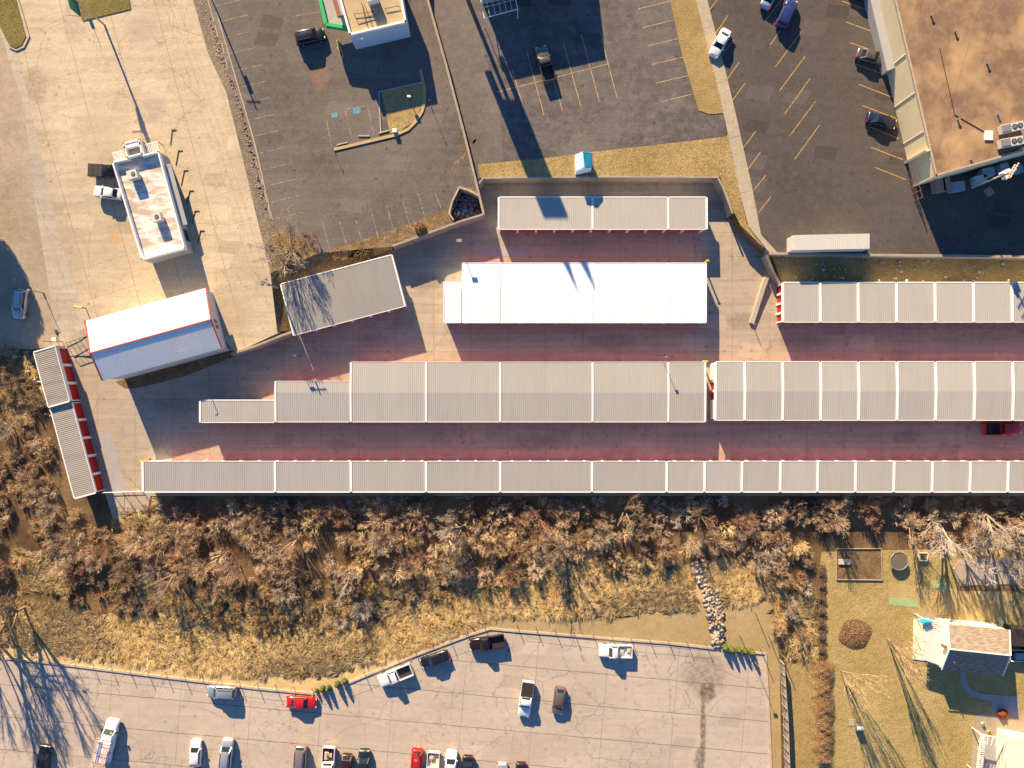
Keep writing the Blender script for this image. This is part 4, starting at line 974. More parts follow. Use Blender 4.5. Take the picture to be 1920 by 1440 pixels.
for i in range(13): p = P(1463.5+i*.95, 1238+i*20, 0)-Vector((.14,0,0)); m.box(p.x-.05,p.x+.05,p.y-.05,p.y+.05,0,1.95)
m.build('posts', M_wood, t)
# fence posts round the car park
def postfence(pts, label, h=1.5, r_=.058, rail=True, mat=None):
    t = thing('post_fence', label, 'fence', P(pts[0][0], pts[0][1], 0)); m = MB()
    for i, (x, y) in enumerate(pts):
        b = P(x, y, 0); MB().tube(b, b+Vector((0,0,h)), r_, n=6).build('post', mat or M_post, t)
        if i and rail: a = P(*pts[i-1], h-.05); m.tube(a, P(x, y, h-.05), .012, n=4)
    if rail: m.build('top_wire', M_steel, t)
def along(pts, step):
    out = []; carry = 0
    for (x0,y0),(x1,y1) in zip(pts[:-1], pts[1:]):
        L = math.hypot(x1-x0, y1-y0); s = carry
        while s < L: out.append((x0+(x1-x0)*s/L, y0+(y1-y0)*s/L)); s += step
        carry = s-L
    return out
postfence(along([(2,1223),(110,1236),(250,1253),(400,1271),(480,1280),(590,1291),(640,1276),(760,1226),(880,1182),(925,1168)], 34.5), 'western run of thin posts along the top kerb of the lower car park')
postfence(along([(968,1169),(1100,1183),(1250,1196),(1350,1206)], 35.5), 'eastern run of thin posts along the top kerb of the lower car park')
postfence([(1386,1188),(1415,1146),(1440,1190),(1424,1213),(1464,1226)], 'loose group of taller thin posts in the grass beyond the right shrub row', 2.6, .06, False)
# gates and small fence west of the office
t = thing('sliding_gate', 'dark steel sliding gate between the office and the red-doored row', 'gate', P(125,645,0)); m = MB()
for z in (.3, 1.0, 1.6): m.tube(P(122,644,z), P(166,629,z), .05)
for k in range(6): m.tube(P(122+k*8.8, 644-k*3, .1), P(122+k*8.8, 644-k*3, 1.6), .035)
m.build('frame', M_dark, t)
t = thing('gate_motor', 'pale box on a dark frame at the west end of the sliding gate', 'gate motor', P(113,635,0)); b = P(113,637,0)
MB().box(b.x-.35,b.x+.35,b.y-.3,b.y+.3,.9,1.7).build('box', M_siding, t); m = MB()
for dx in (-1.6,-.4,.4): m.box(b.x+dx-.05,b.x+dx+.05,b.y-.35,b.y-.25,0,.9)
m.tube(b+Vector((-2.4,-.3,.9)), b+Vector((.4,-.3,.9)), .04); m.tube(b+Vector((-2.4,-.3,.4)), b+Vector((.4,-.3,.4)), .04); m.build('frame', M_dark, t)
t = thing('rear_gate', 'thin white gate bar closing the gap between the far left row and the longest row', 'gate', P(228,924,0)); m = MB()
m.tube(P(190,924,1.7), P(268,921,1.7), .06); m.tube(P(190,924,.3), P(268,921,.3), .04)
for k in range(5): m.tube(P(190+k*19.5, 924-k*.75, 0), P(190+k*19.5, 924-k*.75, 1.7), .05)
m.build('frame', M_white, t)
t = thing('wire_fence', 'sagging dark wire fence around the pad below the rear gate', 'fence', P(250,960,0)); m = MB()
for a, b in (((240,925),(256,968)),((218,951),(256,955)),((222,973),(258,971)),((234,925),(232,975))): m.tube(P(*a,1.2), P(*b,1.2), .03)
for a in ((256,968),(258,971),(222,973),(218,951)): m.tube(P(*a,0), P(*a,1.2), .04)
m.build('wire', M_dark, t)
# bollards, lamps, poles
def lamp(label, base, h, z=0, head=(.7,0), hs=.35, r_=.07, mat=None, hm=None, name='lamp_post'):
    b = P(*base, z); t = thing(name, label, 'lamp post', b); top = b+Vector((0,0,h))
    MB().tube(b, top, r_, r_*.8, 8).build('pole', mat or M_dark, t)
    MB().tube(b, b+Vector((0,0,.35)), r_*2.2, n=10).build('base', M_kerb, t)
    hx = Vector((head[0], head[1], 0)); a = MB().tube(top, top+hx, .05); a.build('arm', mat or M_dark, t)
    e = top+hx; MB().box(e.x-hs, e.x+hs, e.y-hs*.6, e.y+hs*.6, e.z-.12, e.z+.1).build('lamp_head', hm or M_steel, t)
lamp('short grey lamp post beside the silver car at the far left', (81,549), 2.6, FZ(81,549), (-.6,.1), .25)
lamp('lamp post whose shadow crosses the white roof', (860,457), 5.6, 0, (.5,-.6), .4, .06)
lamp('lamp post south west of the long middle roof gap', (1232,668), 3.6+2, 0, (.3,-.3), .2, .05, name='lamp_post')
lamp('lamp post in front of the red car in the bottom row', (786,1402), 3.2, 0, (-.1,-.4), .2, .09)
lamp('twin headed lamp post next to the white ladder truck', (140,1440), 8.5, 0, (.7,.3), .3, .07, M_post, M_pot)
lamp('lamp post beside the white car in the bottom row', (330,1455), 8, 0, (.6,.3), .28, .07, M_post, M_pot)
lamp('lamp post in the top right corner of the lower car park', (1411,1236), 4.0, 0, (.1,-.1), .28, .05, M_post, M_pot)
lamp('lamp post between the office and the stepped row', (567,668), 5.5, 0, (.4,0), .3, .07)
t = thing('bollard', 'thin post at the south end of the thick loading wall', 'post', P(1410,608,0)); b = P(1411,609,0); MB().tube(b, b+Vector((0,0,1.6)), .06).build('post', M_post, t); MB().tube(b, b+Vector((0,0,.2)), .14).build('foot', M_kerb, t)
t = thing('barrier', 'bright yellow barrier arm at the north west corner of the office', 'barrier', P(160,575,FZ(161,578))); b = P(161,578,FZ(161,578))
MB().tube(b+Vector((0,0,1.0)), b+Vector((-1.3,.15,1.0)), .16).build('arm', M_yellow, t); MB().tube(b, b+Vector((0,0,1.1)), .09).build('post', M_dark, t)
def yblock(x, y, l):
    b = P(x, y, 0); t = thing('corner_guard', l, 'post', b); MB().tube(b, b+Vector((0,0,2.8)), .14, n=8).build('post', M_yellow, t); MB().tube(b, b+Vector((0,0,.1)), .22, n=8).build('base_plate', M_dark, t)
    MB().box(b.x-.2,b.x+.2,b.y-.14,b.y+.14,2.8,2.9).build('cap', M_yellow, t)
yblock(281,861,'yellow guard post at the north west corner of the longest row')
yblock(1316,678,'yellow guard post at the north east corner of the stepped middle row')
yblock(1318,494,'yellow guard post at the north east corner of the white roofed row')
# utility pole next to slanting storage building
t = thing('utility_pole', 'utility pole with white transformers leaning over the forecourt next to the slanting grey building', 'utility pole', P(520,540,AZ)); b = P(521,540,AZ); h = 7.6
MB().tube(b, b+Vector((0,0,h)), .15, .11, 8).build('pole', M_wood, t)
for hz, ln in ((h-.3,2.4),(h-1.0,2.0)):
    MB().beam(b+Vector((-ln/2,0,hz)), b+Vector((ln/2,ln*.05,hz)), .12, .12).build('crossarm', M_wood, t)
    im = MB()
    for k in range(5): p = b+Vector((-ln/2+ln*k/4,ln*.05*k/4,hz)); im.tube(p, p+Vector((0,0,.2)), .05)
    im.build('insulator', M_white, t)
for dx, dy in ((-.5,-.2),(.5,-.25),(0,.45)): MB().tube(b+Vector((dx,dy,h-2.2)), b+Vector((dx,dy,h-1.3)), .23, n=12).build('transformer', M_steel, t)
m = MB()
for k in range(3):
    a = b+Vector((-1+k,0,h)); e = Vector((a.x-20, a.y+62, h+4+AZ)); prev = a
    for i in range(1, 9):
        tt = i/8; p = a.lerp(e, tt)-Vector((0,0,2.2*4*tt*(1-tt))); m.tube(prev, p, .012, n=3); prev = p
m.build('overhead_wire', M_dark, t)
t = thing('utility_pole', 'utility pole just above the top edge casting a cross shaped shadow on the old lot', 'utility pole', P(392,-20,UZ)); b = P(388,-25,UZ); h = 8.6
MB().tube(b, b+Vector((0,0,h)), .15, .11, 8).build('pole', M_wood, t); MB().beam(b+Vector((-1.1,0,h-.5)), b+Vector((1.1,0,h-.5)), .14, .14).build('crossarm', M_wood, t)
MB().tube(b+Vector((.3,0,h-2.3)), b+Vector((.3,0,h-1.2)), .28, n=12).build('transformer', M_steel, t)
# road sign, top left
t = thing('road_sign', 'tall green highway sign on a grey pole, top left corner', 'road sign', P(196,47,FZ(196,47))); b = P(196,47,FZ(196,47))
MB().tube(b, b+Vector((0,0,7.6)), .17, .15, 10).build('pole', M_steel, t)
c = b+Vector((-.9,1.2,7.6)); MB().tube(b+Vector((0,0,7.5)), c, .14, .12, 8).build('arm', M_steel, t)
d = Vector((.56,.83,0)).normalized(); d = Vector((-.25,.97,0)); nn = Vector((-d.y, d.x, 0))
s0 = P(149,30,7.0+FZ(196,47)); s1 = s0+d*4.2
pan = MB().hexa([s0-nn*.06, s1-nn*.06, s1+nn*.06, s0+nn*.06], [v+Vector((0,0,2.3)) for v in (s0-nn*.06, s1-nn*.06, s1+nn*.06, s0+nn*.06)]).build('sign_panel', M_greenS, t)
m = MB()
for z in (.45,.95,1.45,1.9):
    for k in range(9):
        if random.random() < .2: continue
        for sgn in (-1,):
            p = s0+d*(.3+k*.42)+Vector((0,0,z))+nn*.07*sgn; q = p+d*.28
            m.hexa([p, q, q+nn*.012*sgn, p+nn*.012*sgn], [v+Vector((0,0,.22)) for v in (p, q, q+nn*.012*sgn, p+nn*.012*sgn)])
m.build('lettering', M_white, pan, )
pan.location = (0,0,0)
m = MB().beam(s0+Vector((0,0,0)), s1, .5, .12); m.build('catwalk', M_steel, t)
MB().tube(s0+Vector((0,0,-.1)), s0-nn*-.9+Vector((-.9,.4,-.1)), .05).build('lamp_arm', M_dark, t)
t = thing('road_sign', 'small pair of square signs whose shadows fall on the forecourt', 'road sign', P(168,36,FZ(168,36))); b = P(169,37,FZ(168,36))
MB().tube(b, b+Vector((0,0,2.1)), .04).build('post', M_steel, t); MB().box(b.x-.3,b.x+.3,b.y-.03,b.y+.03,1.5,2.15).build('sign_plate', M_steel, t); 
# white box on the small grass island, bollard box
t = thing('meter_box', 'small white box at the south tip of the grass island', 'meter box', P(741,247,UZ)); b = P(741,247,UZ); MB().box(b.x-.3,b.x+.3,b.y-.25,b.y+.25,0+UZ,UZ+.7).build('cabinet', M_white, t); MB().box(b.x-.34,b.x+.34,b.y-.29,b.y+.29,UZ+.702,UZ+.76).build('lid', M_white, t)
t = thing('utility_box', 'small pale box on a post in the shaded part of the grass island', 'meter box', P(769,186,UZ)); b = P(769,187,UZ+.1); MB().tube(b, b+Vector((0,0,1.2)), .05).build('post', M_dark, t); MB().box(b.x-.28,b.x+.28,b.y-.12,b.y+.12,UZ+1.2,UZ+1.6).build('box', M_white, t)
lamp('thin pole east of the restaurant shadow', (808,200), 2.6, UZ, (.05,0), .06, .03)
lamp('thin pole at the left end of the yellow kerb', (627,283), 1.5, UZ, (.05,0), .06, .03)
# pylon sign beyond the top edge, throws the long forked shadow
t = thing('pylon_sign', 'tall pylon sign beyond the top edge whose long forked shadow crosses the yard', 'sign', P(858,-75,UZ)); b = P(847,-75,UZ)
MB().tube(b, b+Vector((0,0,12.3)), .38, .3, 8).build('pole', M_steel, t)
MB().tube(b+Vector((-1.3,0,21)), b+Vector((-1.3,0,23.8)), .6, .05, 8).tube(b+Vector((1.5,0,21)), b+Vector((1.6,0,23.6)), .7, .05, 8).build('finials', M_steel, t)
MB().box(b.x-1.9, b.x+1.9, b.y-.25, b.y+.25, 12.4, 21.0).box(b.x-1.9, b.x-.9, b.y-.25, b.y+.25, 10.4, 12.399).box(b.x+1.2, b.x+1.9, b.y-.25, b.y+.25, 9.4, 12.399).build('sign_board', M_white, t)
# trash pen contents & litter
# ------------------------------------------------------------------ vehicles
def vehicle(name, typ, pc, ground_z, head, pnt, label, cat, L=None, glass=None, cargo=None, tonneau=False, roofcol=None, group=None):
    dims = {'sedan': (4.75,1.84,1.44), 'hatch': (4.4,1.8,1.5), 'suv': (4.75,1.92,1.72), 'van': (5.0,1.98,1.78), 'pickup': (5.75,2.02,1.88)}
    l, wd, H = dims[typ]; l = L or l; w_ = wd/2; glass = glass or M_glass
    c = P(pc[0], pc[1], ground_z+.9); t = thing(name, label, cat, (c.x, c.y, ground_z), R(head), group)
    zs = {'sedan':.92,'hatch':.96,'suv':1.08,'van':1.08,'pickup':1.14}[typ]      # belt line
    hood = zs-.12
    if typ == 'pickup':
        st = [(.5,.78,.7),(.49,.9,.86),(.44,.98,hood),(.22,1,zs),(.205,1,zs),(-.075,1,zs)]
        cb, cr = (.20,.10,-.02,-.06), None
        base_f, roof_f, roof_b, base_b = .205, .10, -.045, -.07
    elif typ == 'sedan':
        st = [(.5,.70,.55),(.49,.85,.68),(.43,.96,hood),(.24,1,zs),(-.28,1,zs+.04),(-.42,.97,zs+.03),(-.485,.88,zs-.05),(-.5,.76,.62)]
        base_f, roof_f, roof_b, base_b = .235, .08, -.20, -.36
    else:
        st = [(.5,.74,.62),(.49,.88,.78),(.43,.97,hood),(.27,1,zs),(-.30,1,zs+.02),(-.45,.98,zs),(-.49,.93,zs-.08),(-.5,.86,.7)]
        base_f, roof_f, roof_b, base_b = (.26,.12,-.42,-.475) if typ != 'van' else (.33,.19,-.43,-.48)
        if typ == 'hatch': base_f, roof_f, roof_b, base_b = .24, .08, -.34, -.455
    m = MB(); k = 11
    for fx, fw, zt in st:
        y = w_*fw; x = l*fx
        m.v += [(x,-y*.9,.22),(x,-y,.42),(x,-y*1.0,zt*.72),(x,-y*.96,zt*.95),(x,-y*.72,zt+.02),(x,0,zt+.05),(x,y*.72,zt+.02),(x,y*.96,zt*.95),(x,y*1.0,zt*.72),(x,y,.42),(x,y*.9,.22)]
    for i in range(len(st)-1):
        for j in range(k-1): a = i*k+j; m.f.append((a, a+1, a+k+1, a+k))
        m.f.append((i*k+k-1, i*k, i*k+k, i*k+2*k-1))
    m.f.append(tuple(range(k))); m.f.append(tuple(range((len(st)-1)*k, len(st)*k))[::-1])
    body = m.build('body', pnt, t, local=True, smooth=True)
    # greenhouse
    tw = .74 if typ in ('sedan','hatch') else .80
    B = [(l*base_f, w_*.90), (l*base_b, w_*.90)]; T = [(l*roof_f, w_*tw), (l*roof_b, w_*tw)]
    zb = zs-.02
    bv = [(B[0][0],-B[0][1],zb),(B[0][0],B[0][1],zb),(B[1][0],B[1][1],zb),(B[1][0],-B[1][1],zb)]
    tv = [(T[0][0],-T[0][1],H-.05),(T[0][0],T[0][1],H-.05),(T[1][0],T[1][1],H-.06),(T[1][0],-T[1][1],H-.06)]
    MB().add(bv+tv, [(0,1,5,4),(1,2,6,5),(2,3,7,6),(3,0,4,7)]).build('cabin_pillars', pnt, t, local=True)
    rm = MB(); x0, x1 = T[0][0], T[1][0]; y = T[0][1]
    rows = [(x0+.05,.96,H-.07),(x0-.12,1.0,H-.025),((x0+x1)/2,1.0,H),(x1+.12,1.0,H-.02),(x1-.04,.96,H-.08)]
    for (x, f, z) in rows: rm.v += [(x,-y*f*1.02,z-.045),(x,-y*f*.85,z),(x,0,z+.025),(x,y*f*.85,z),(x,y*f*1.02,z-.045)]
    for i in range(4):
        for j in range(4): a = i*5+j; rm.f.append((a,a+1,a+6,a+5))
    roof = rm.build('roof', roofcol or pnt, t, local=True, smooth=True)
    def pane(nm, q, mt, m0=.08, m1=.06):
        a, b, c2, d = [Vector(v) for v in q]      # a,b bottom; c2,d top (above b,a)
        n = (b-a).cross(d-a).normalized()
        ctr = (a+b+c2+d)/4
        if n.dot(ctr-Vector((ctr.x*.6,0,zb))) < 0: n = -n
        def ip(u, v): return a.lerp(b, u).lerp(d.lerp(c2, u), v)+n*.015
        MB().add([ip(m0,m1), ip(1-m0,m1), ip(1-m0,1-m1), ip(m0,1-m1)], [(0,1,2,3)]).build(nm, mt, t, local=True)
    pane('windscreen', (bv[0],bv[1],tv[1],tv[0]), glass); pane('rear_window', (bv[3],bv[2],tv[2],tv[3]), glass, .1, .12)
    pane('side_window', (bv[0],bv[3],tv[3],tv[0]), glass, .05, .12); pane('side_window', (bv[1],bv[2],tv[2],tv[1]), glass, .05, .12)
    if typ in ('suv','van'):
        for s in (-1, 1): MB().beam(Vector((l*.06, s*w_*.66, H+.05)), Vector((-l*.38, s*w_*.66, H+.04)), .05, .04).build('roof_rail', M_dark, t, local=True)
    if typ == 'pickup':
        x0, x1 = -l*.078, -l*.5
        b = MB(); th = .09; zt = zs+.03
        b.box(x1,x0,-w_,-w_+th,.45,zt).box(x1,x0,w_-th,w_,.45,zt).box(x1,x1+th,-w_+th+.001,w_-th-.001,.45,zt-.01).box(x0-.05,x0,-w_+th+.001,w_-th-.001,.45,zt)
        bed = b.build('cargo_bed', pnt, t, local=True)
        MB().box(x1+th,x0-.05,-w_+th,w_-th,.62,.68).build('bed_floor', cargo or M_dark, bed, local=True)
        if tonneau:
            mm = MB()
            for i in range(3): u0 = x1+.06+i*(x0-x1-.1)/3; mm.box(u0+.02, u0+(x0-x1-.1)/3-.02, -w_+.07, w_-.07, zt+.002, zt+.05)
            mm.build('tonneau_cover', M_dark, t, local=True)
        elif cargo:
            mm = MB()
            for i in range(5): cx = random.uniform(x1+.4, x0-.5); cy = random.uniform(-.5,.5); mm.box(cx-.25,cx+.3,cy-.18,cy+.2,.681,.85+random.random()*.25)
            mm.build('bed_load', M_woodL, t, local=True)
    # wheels
    for fx in (.31, -.30):
        for s in (-1, 1):
            x = l*fx; y0 = s*(w_-.22); y1 = s*(w_+.012)
            tyre = MB().tube((x,y0,.34),(x,y1,.34),.34,n=16).build('tyre', M_black, t, local=True)
            MB().tube((x,y1,.34),(x,y1+s*.012,.34),.2,n=12).build('rim', M_steel, tyre, local=True)
    for s in (-1, 1):
        fx = l*.482
        MB().box(fx-.12,fx+.035,s*w_*.66-.16,s*w_*.66+.16,hood-.22,hood-.06).build('headlight', M_head, t, local=True)
        rx = -l*.5
        MB().box(rx-.02,rx+.14,s*w_*.84-.14,s*w_*.84+.12,.66 if typ=='pickup' else zs-.26,1.0 if typ=='pickup' else zs-.03).build('tail_light', M_tail, t, local=True)
        MB().box(l*base_f-.32,l*base_f-.16,s*(w_+.03)-.09,s*(w_+.03)+.09,zs+.0,zs+.13).build('mirror', pnt, t, local=True)
    MB().box(l*.5-.06,l*.5+.03,-w_*.7,w_*.7,.28,.46).build('front_bumper', M_dark if typ=='pickup' else pnt, t, local=True)
    MB().box(-l*.5-.04,-l*.5+.08,-w_*.8,w_*.8,.30,.50).build('rear_bumper', M_steel if typ=='pickup' else pnt, t, local=True)
    return t
white = paint('white', (.80,.80,.80)); black = paint('black', (.012,.012,.015)); red = paint('red', (.50,.012,.015), 0)
dgrey = paint('dark_grey', (.06,.055,.055), .3); navy = paint('navy', (.02,.025,.06), .3); blue = paint('blue', (.03,.05,.20), .3)
silver = paint('silver', (.50,.52,.55), .5); teal = paint('grey_blue', (.30,.38,.42), .4); taupe = paint('taupe', (.19,.15,.13), .4)
tan = paint('beige_grey', (.30,.25,.24), .4); maroon = paint('maroon', (.022,.008,.012), .1); ltblue = paint('light_blue', (.40,.52,.62), .4); bronze = paint('brown_grey', (.13,.115,.10), .4)
V = vehicle
V('parked_suv','suv',(581,68),UZ,13,black,'black car parked west of the green canopied restaurant','car')
V('pickup_truck','pickup',(1022,119),UZ,105,bronze,'dark pickup truck half in shadow on the worn asphalt lot','pickup truck')
V('parked_sedan','sedan',(1351,79),UZ+.0,-119,white,'white sedan on the angled bay beside the walkway','car', glass=M_glass)
V('parked_suv','suv',(1476,24),UZ,65,blue,'dark blue SUV with red tail lamps in the middle of the dark lot','car')
V('parked_sedan','sedan',(1447,-12),UZ,62,ltblue,'light blue car cut off by the top edge left of the blue SUV','car')
V('parked_sedan','sedan',(1622,-14),UZ,-18,red,'red car cut off by the top edge beside the shade grey wall','car')
V('parked_sedan','sedan',(1634,105),UZ,-16,bronze,'grey brown sedan nosed against the cream wall, upper one','car')
V('parked_sedan','sedan',(1654,225),UZ,-16,navy,'dark navy sedan nosed against the cream wall, lower one','car')
V('pickup_truck','pickup',(200,321),1.65,-3,black,'black pickup truck nosed under the west side of the kiosk','pickup truck',tonneau=True)
V('parked_sedan','sedan',(202,361),1.65,172,white,'white sedan at the west side of the kiosk','car')
V('parked_suv','suv',(37,570),FZ(37,570),-97,silver,'silver SUV parked alone at the far left edge','car')
V('pickup_truck','pickup',(1881,804),0,0,red,'red pickup truck in the shaded alley at the right edge','pickup truck',L=6.0)
V('parked_suv','suv',(415,1298),0,177,teal,'grey blue SUV against the kerb, left of the red sedan','car')
V('parked_sedan','sedan',(565,1318),0,-3,red,'bright red sedan against the kerb left of the small shrubs','car',L=4.9)
V('pickup_truck','pickup',(741,1267),0,202,white,'white pickup truck with empty dark bed parked at the slanting kerb','pickup truck')
V('parked_sedan','sedan',(815,1237),0,198,black,'black sedan between the white pickup and the dark maroon pickup','car')
V('pickup_truck','pickup',(913,1206),0,188,maroon,'dark maroon pickup truck at the peak of the kerb','pickup truck')
V('pickup_truck','pickup',(1154,1221),0,179,white,'white pickup truck with a pale bed alone by the eastern kerb','pickup truck',cargo=M_white,L=5.4)
V('pickup_truck','pickup',(986,1311),0,-98,white,'white pickup truck with a black bed cover out in the open','pickup truck',tonneau=True)
V('parked_hatchback','hatch',(1048,1315),0,-98,taupe,'brown grey hatchback right of the white pickup with the bed cover','car')
V('parked_sedan','sedan',(80,1426),0,82,black,'black car at the bottom left among tree shadows','car')
V('parked_hatchback','hatch',(366,1413),0,88,white,'white hatchback left of the silver SUV in the bottom row','car')
V('parked_suv','suv',(424,1413),0,84,silver,'silver SUV right of the white hatchback in the bottom row','car')
V('parked_van','van',(562,1428),0,-94,tan,'beige grey minivan alone in the bottom row','van')
V('pickup_truck','pickup',(615,1434),0,-93,white,'white pickup truck with clutter in its bed, right of the minivan','pickup truck',cargo=M_dark)
V('parked_suv','hatch',(649,1441),0,-94,paint('black_red',(.03,.01,.012)),'small dark car between the cluttered white pickup and the black green SUV','car')
V('parked_suv','suv',(682,1434),0,88,paint('black_green',(.012,.02,.018)),'black green SUV at the right of the group of four','car')
V('parked_suv','suv',(781,1433),0,-94,red,'red SUV directly below the lamp post in the bottom row','car')
V('pickup_truck','pickup',(811,1443),0,-94,white,'white pickup truck with yellow clutter in its bed, right of the red SUV','pickup truck',cargo=M_woodL)
V('parked_suv','suv',(845,1436),0,86,white,'white SUV second from the right in the group below the lamp post','car')
V('parked_sedan','sedan',(876,1446),0,-94,black,'black sedan at the right end of the group below the lamp post','car')
V('parked_sedan','sedan',(941,1459),0,-92,silver,'pale car only just entering at the bottom edge','car')
V('parked_sedan','sedan',(977,1459),0,-92,black,'black car only just entering at the bottom edge','car')
# white service truck with ladders
c = P(203,1388,1.0); t = thing('service_truck', 'white utility truck with ladders on its racks and a hi-vis vest in the cab', 'truck', (c.x, c.y, 0), R(77))
m = MB(); st = [(3.45,.78,.8),(3.35,.95,1.05),(2.9,1.02,1.15),(1.9,1.05,1.28),(.35,1.05,1.3)]; k = 9
for x, y, z in st: m.v += [(x,-y*.95,.35),(x,-y,.6),(x,-y,z*.9),(x,-y*.8,z),(x,0,z+.05),(x,y*.8,z),(x,y,z*.9),(x,y,.6),(x,y*.95,.35)]
for i in range(len(st)-1):
    for j in range(k-1): a = i*k+j; m.f.append((a,a+1,a+k+1,a+k))
    m.f.append((i*k+k-1,i*k,i*k+k,i*k+2*k-1))
m.f += [tuple(range(k)), tuple(range((len(st)-1)*k, len(st)*k))[::-1]]
m.build('body', white, t, local=True, smooth=True)
MB().hexa([(1.95,-.95,1.25),(1.95,.95,1.25),(.4,.95,1.28),(.4,-.95,1.28)], [(1.25,-.8,1.98),(1.25,.8,1.98),(.45,.82,2.0),(.45,-.82,2.0)]).build('cab', white, t, local=True)
MB().add([(1.93,-.82,1.32),(1.93,.82,1.32),(1.33,.72,1.94),(1.33,-.72,1.94)], [(0,1,2,3)]).build('windscreen', M_glassg, t, local=True)
MB().box(1.45,1.72,-.62,-.36,1.66,1.72).build('safety_vest', plain('hi_vis', (.55,.85,.05)), t, local=True)
MB().box(-3.4,.3,-1.05,1.05,.6,1.55).build('service_body', white, t, local=True)
MB().box(-3.2,.25,-.95,.95,1.552,2.15).build('topper', white, t, local=True)
m = MB()
for x in (-3.1,-1.5,.1):
    m.tube((x,-1.05,1.5),(x,-1.05,2.5),.04).tube((x,1.05,1.5),(x,1.05,2.5),.04).tube((x,-1.05,2.5),(x,1.15,2.5),.04)
m.build('ladder_rack', M_dark, t, local=True)
def ladder(y0, y1, mat, x0=-3.9, x1=1.0, z=2.56):
    m = MB().beam(Vector((x0,y0,z)), Vector((x1,y0,z)), .06, .08).beam(Vector((x0,y1,z)), Vector((x1,y1,z)), .06, .08)
    n = 16
    for i in range(n): x = x0+.15+i*(x1-x0-.3)/(n-1); m.beam(Vector((x,min(y0,y1)+.031,z-.01)), Vector((x,max(y0,y1)-.031,z-.01)), .06, .04)
    return m
def ltag(m, mat, l):
    rz = R(77); cs, sn = math.cos(rz), math.sin(rz)
    m.v = [(c.x+v[0]*cs-v[1]*sn, c.y+v[0]*sn+v[1]*cs, v[2]) for v in m.v]
    solo(m, 'ladder', mat, l, 'ladder', (c.x, c.y, 2.5))
ltag(ladder(.85, 1.25, None), plain('cream_ladder',(.75,.62,.5)), 'pale ladder overhanging the left side of the white service truck')
ltag(ladder(-.75, -.35, None, -3.9, -.2), plain('orange_ladder',(.75,.25,.12)), 'orange ladder on the right side of the white service truck')
for x in (2.4,-2.0):
    for s in (-1,1):
        ty = MB().tube((x,s*.8,.4),(x,s*1.06,.4),.4,n=16).build('tyre', M_black, t, local=True); MB().tube((x,s*1.06,.4),(x,s*1.075,.4),.22,n=12).build('rim', M_steel, ty, local=True)
for s in (-1,1):
    MB().box(3.3,3.47,s*.7-.15,s*.7+.15,.8,.95).build('headlight', M_head, t, local=True); MB().box(1.6,1.85,s*1.2-.14,s*1.2+.14,1.25,1.55).build('mirror', M_dark, t, local=True); MB().box(-3.44,-3.38,s*.85-.1,s*.85+.1,.8,1.1).build('tail_light', M_tail, t, local=True)
# ------------------------------------------------------------------ vegetation
rng = np.random.default_rng(11)
def norm(v): return v/np.maximum(np.linalg.norm(v, axis=-1, keepdims=True), 1e-6)
def branches(seed, H, stems, levels, spread=.5, up=.35, base_r=.1, trunk=0.0, ratio=.62, lean=(0,0), r0=.12, droop=0.0, sp0=.38, bd=.08):
    """returns segments A,B,ra,rb of a bare woody plant rooted at the origin"""
    g = np.random.default_rng(seed)
    ang = g.uniform(0, 2*np.pi, stems)
    D = norm(np.stack([np.cos(ang)*spread+lean[0], np.sin(ang)*spread+lean[1], np.ones(stems)], 1)+g.normal(0,.12,(stems,3)))
    S = np.stack([np.cos(ang)*base_r, np.sin(ang)*base_r, np.full(stems, trunk)], 1)
    Lg = np.full(stems, (H-trunk)*.55)*g.uniform(.7,1.15,stems); r = np.full(stems, r0*.7)
    segs = []
    if trunk > 0: segs.append((np.zeros((1,3)), np.array([[lean[0]*trunk*.3, lean[1]*trunk*.3, trunk+.1]]), np.array([r0]), np.array([r0*.75])))
    lv = 0
    while True:
        bend = g.normal(0,bd,(len(S),3)); bend[:,2] += up*.15-droop*lv*.12
        M = S+D*Lg[:,None]*.5; D2 = norm(D+bend); E = M+D2*Lg[:,None]*.5
        segs.append((S, M, r, r*.75)); segs.append((M, E, r*.75, r*.45))
        if lv >= len(levels): break
        m = levels[lv]; n = len(S)
        tpar = np.concatenate([g.uniform(.3,1,(n,m-1)), np.full((n,1),1.0)], 1)
        t2 = tpar[...,None]
        Sn = np.where(t2 < .5, S[:,None]+(M-S)[:,None]*t2*2, M[:,None]+(E-M)[:,None]*(t2*2-1))
        sp = sp0
        Dn = norm(D2[:,None]+g.normal(0,sp,(n,m,3))+np.array([0,0,up*.5]))
        Ln = (Lg[:,None]*ratio*g.uniform(.6,1.15,(n,m)))*(1.15-.45*tpar)
        S = Sn.reshape(-1,3); D = Dn.reshape(-1,3); Lg = Ln.ravel(); r = np.repeat(r*.5, m); lv += 1
    A, B, ra, rb = [np.concatenate([s[i] for s in segs]) for i in range(4)]
    return A, B, ra, rb
def ribbons(A, B, ra, rb, minr=.02, seed=0):
    """crossless ribbons, one quad per segment, turned at random about their axis"""
    g = np.random.default_rng(seed); d = norm(B-A); rd = norm(np.cross(d, g.normal(size=A.shape)))
    ra = np.maximum(ra, minr)[:,None]; rb = np.maximum(rb, minr*.7)[:,None]
    V = np.stack([A-rd*ra, A+rd*ra, B+rd*rb, B-rd*rb], 1).reshape(-1,3)
    F = np.arange(len(V)).reshape(-1,4); return V, F
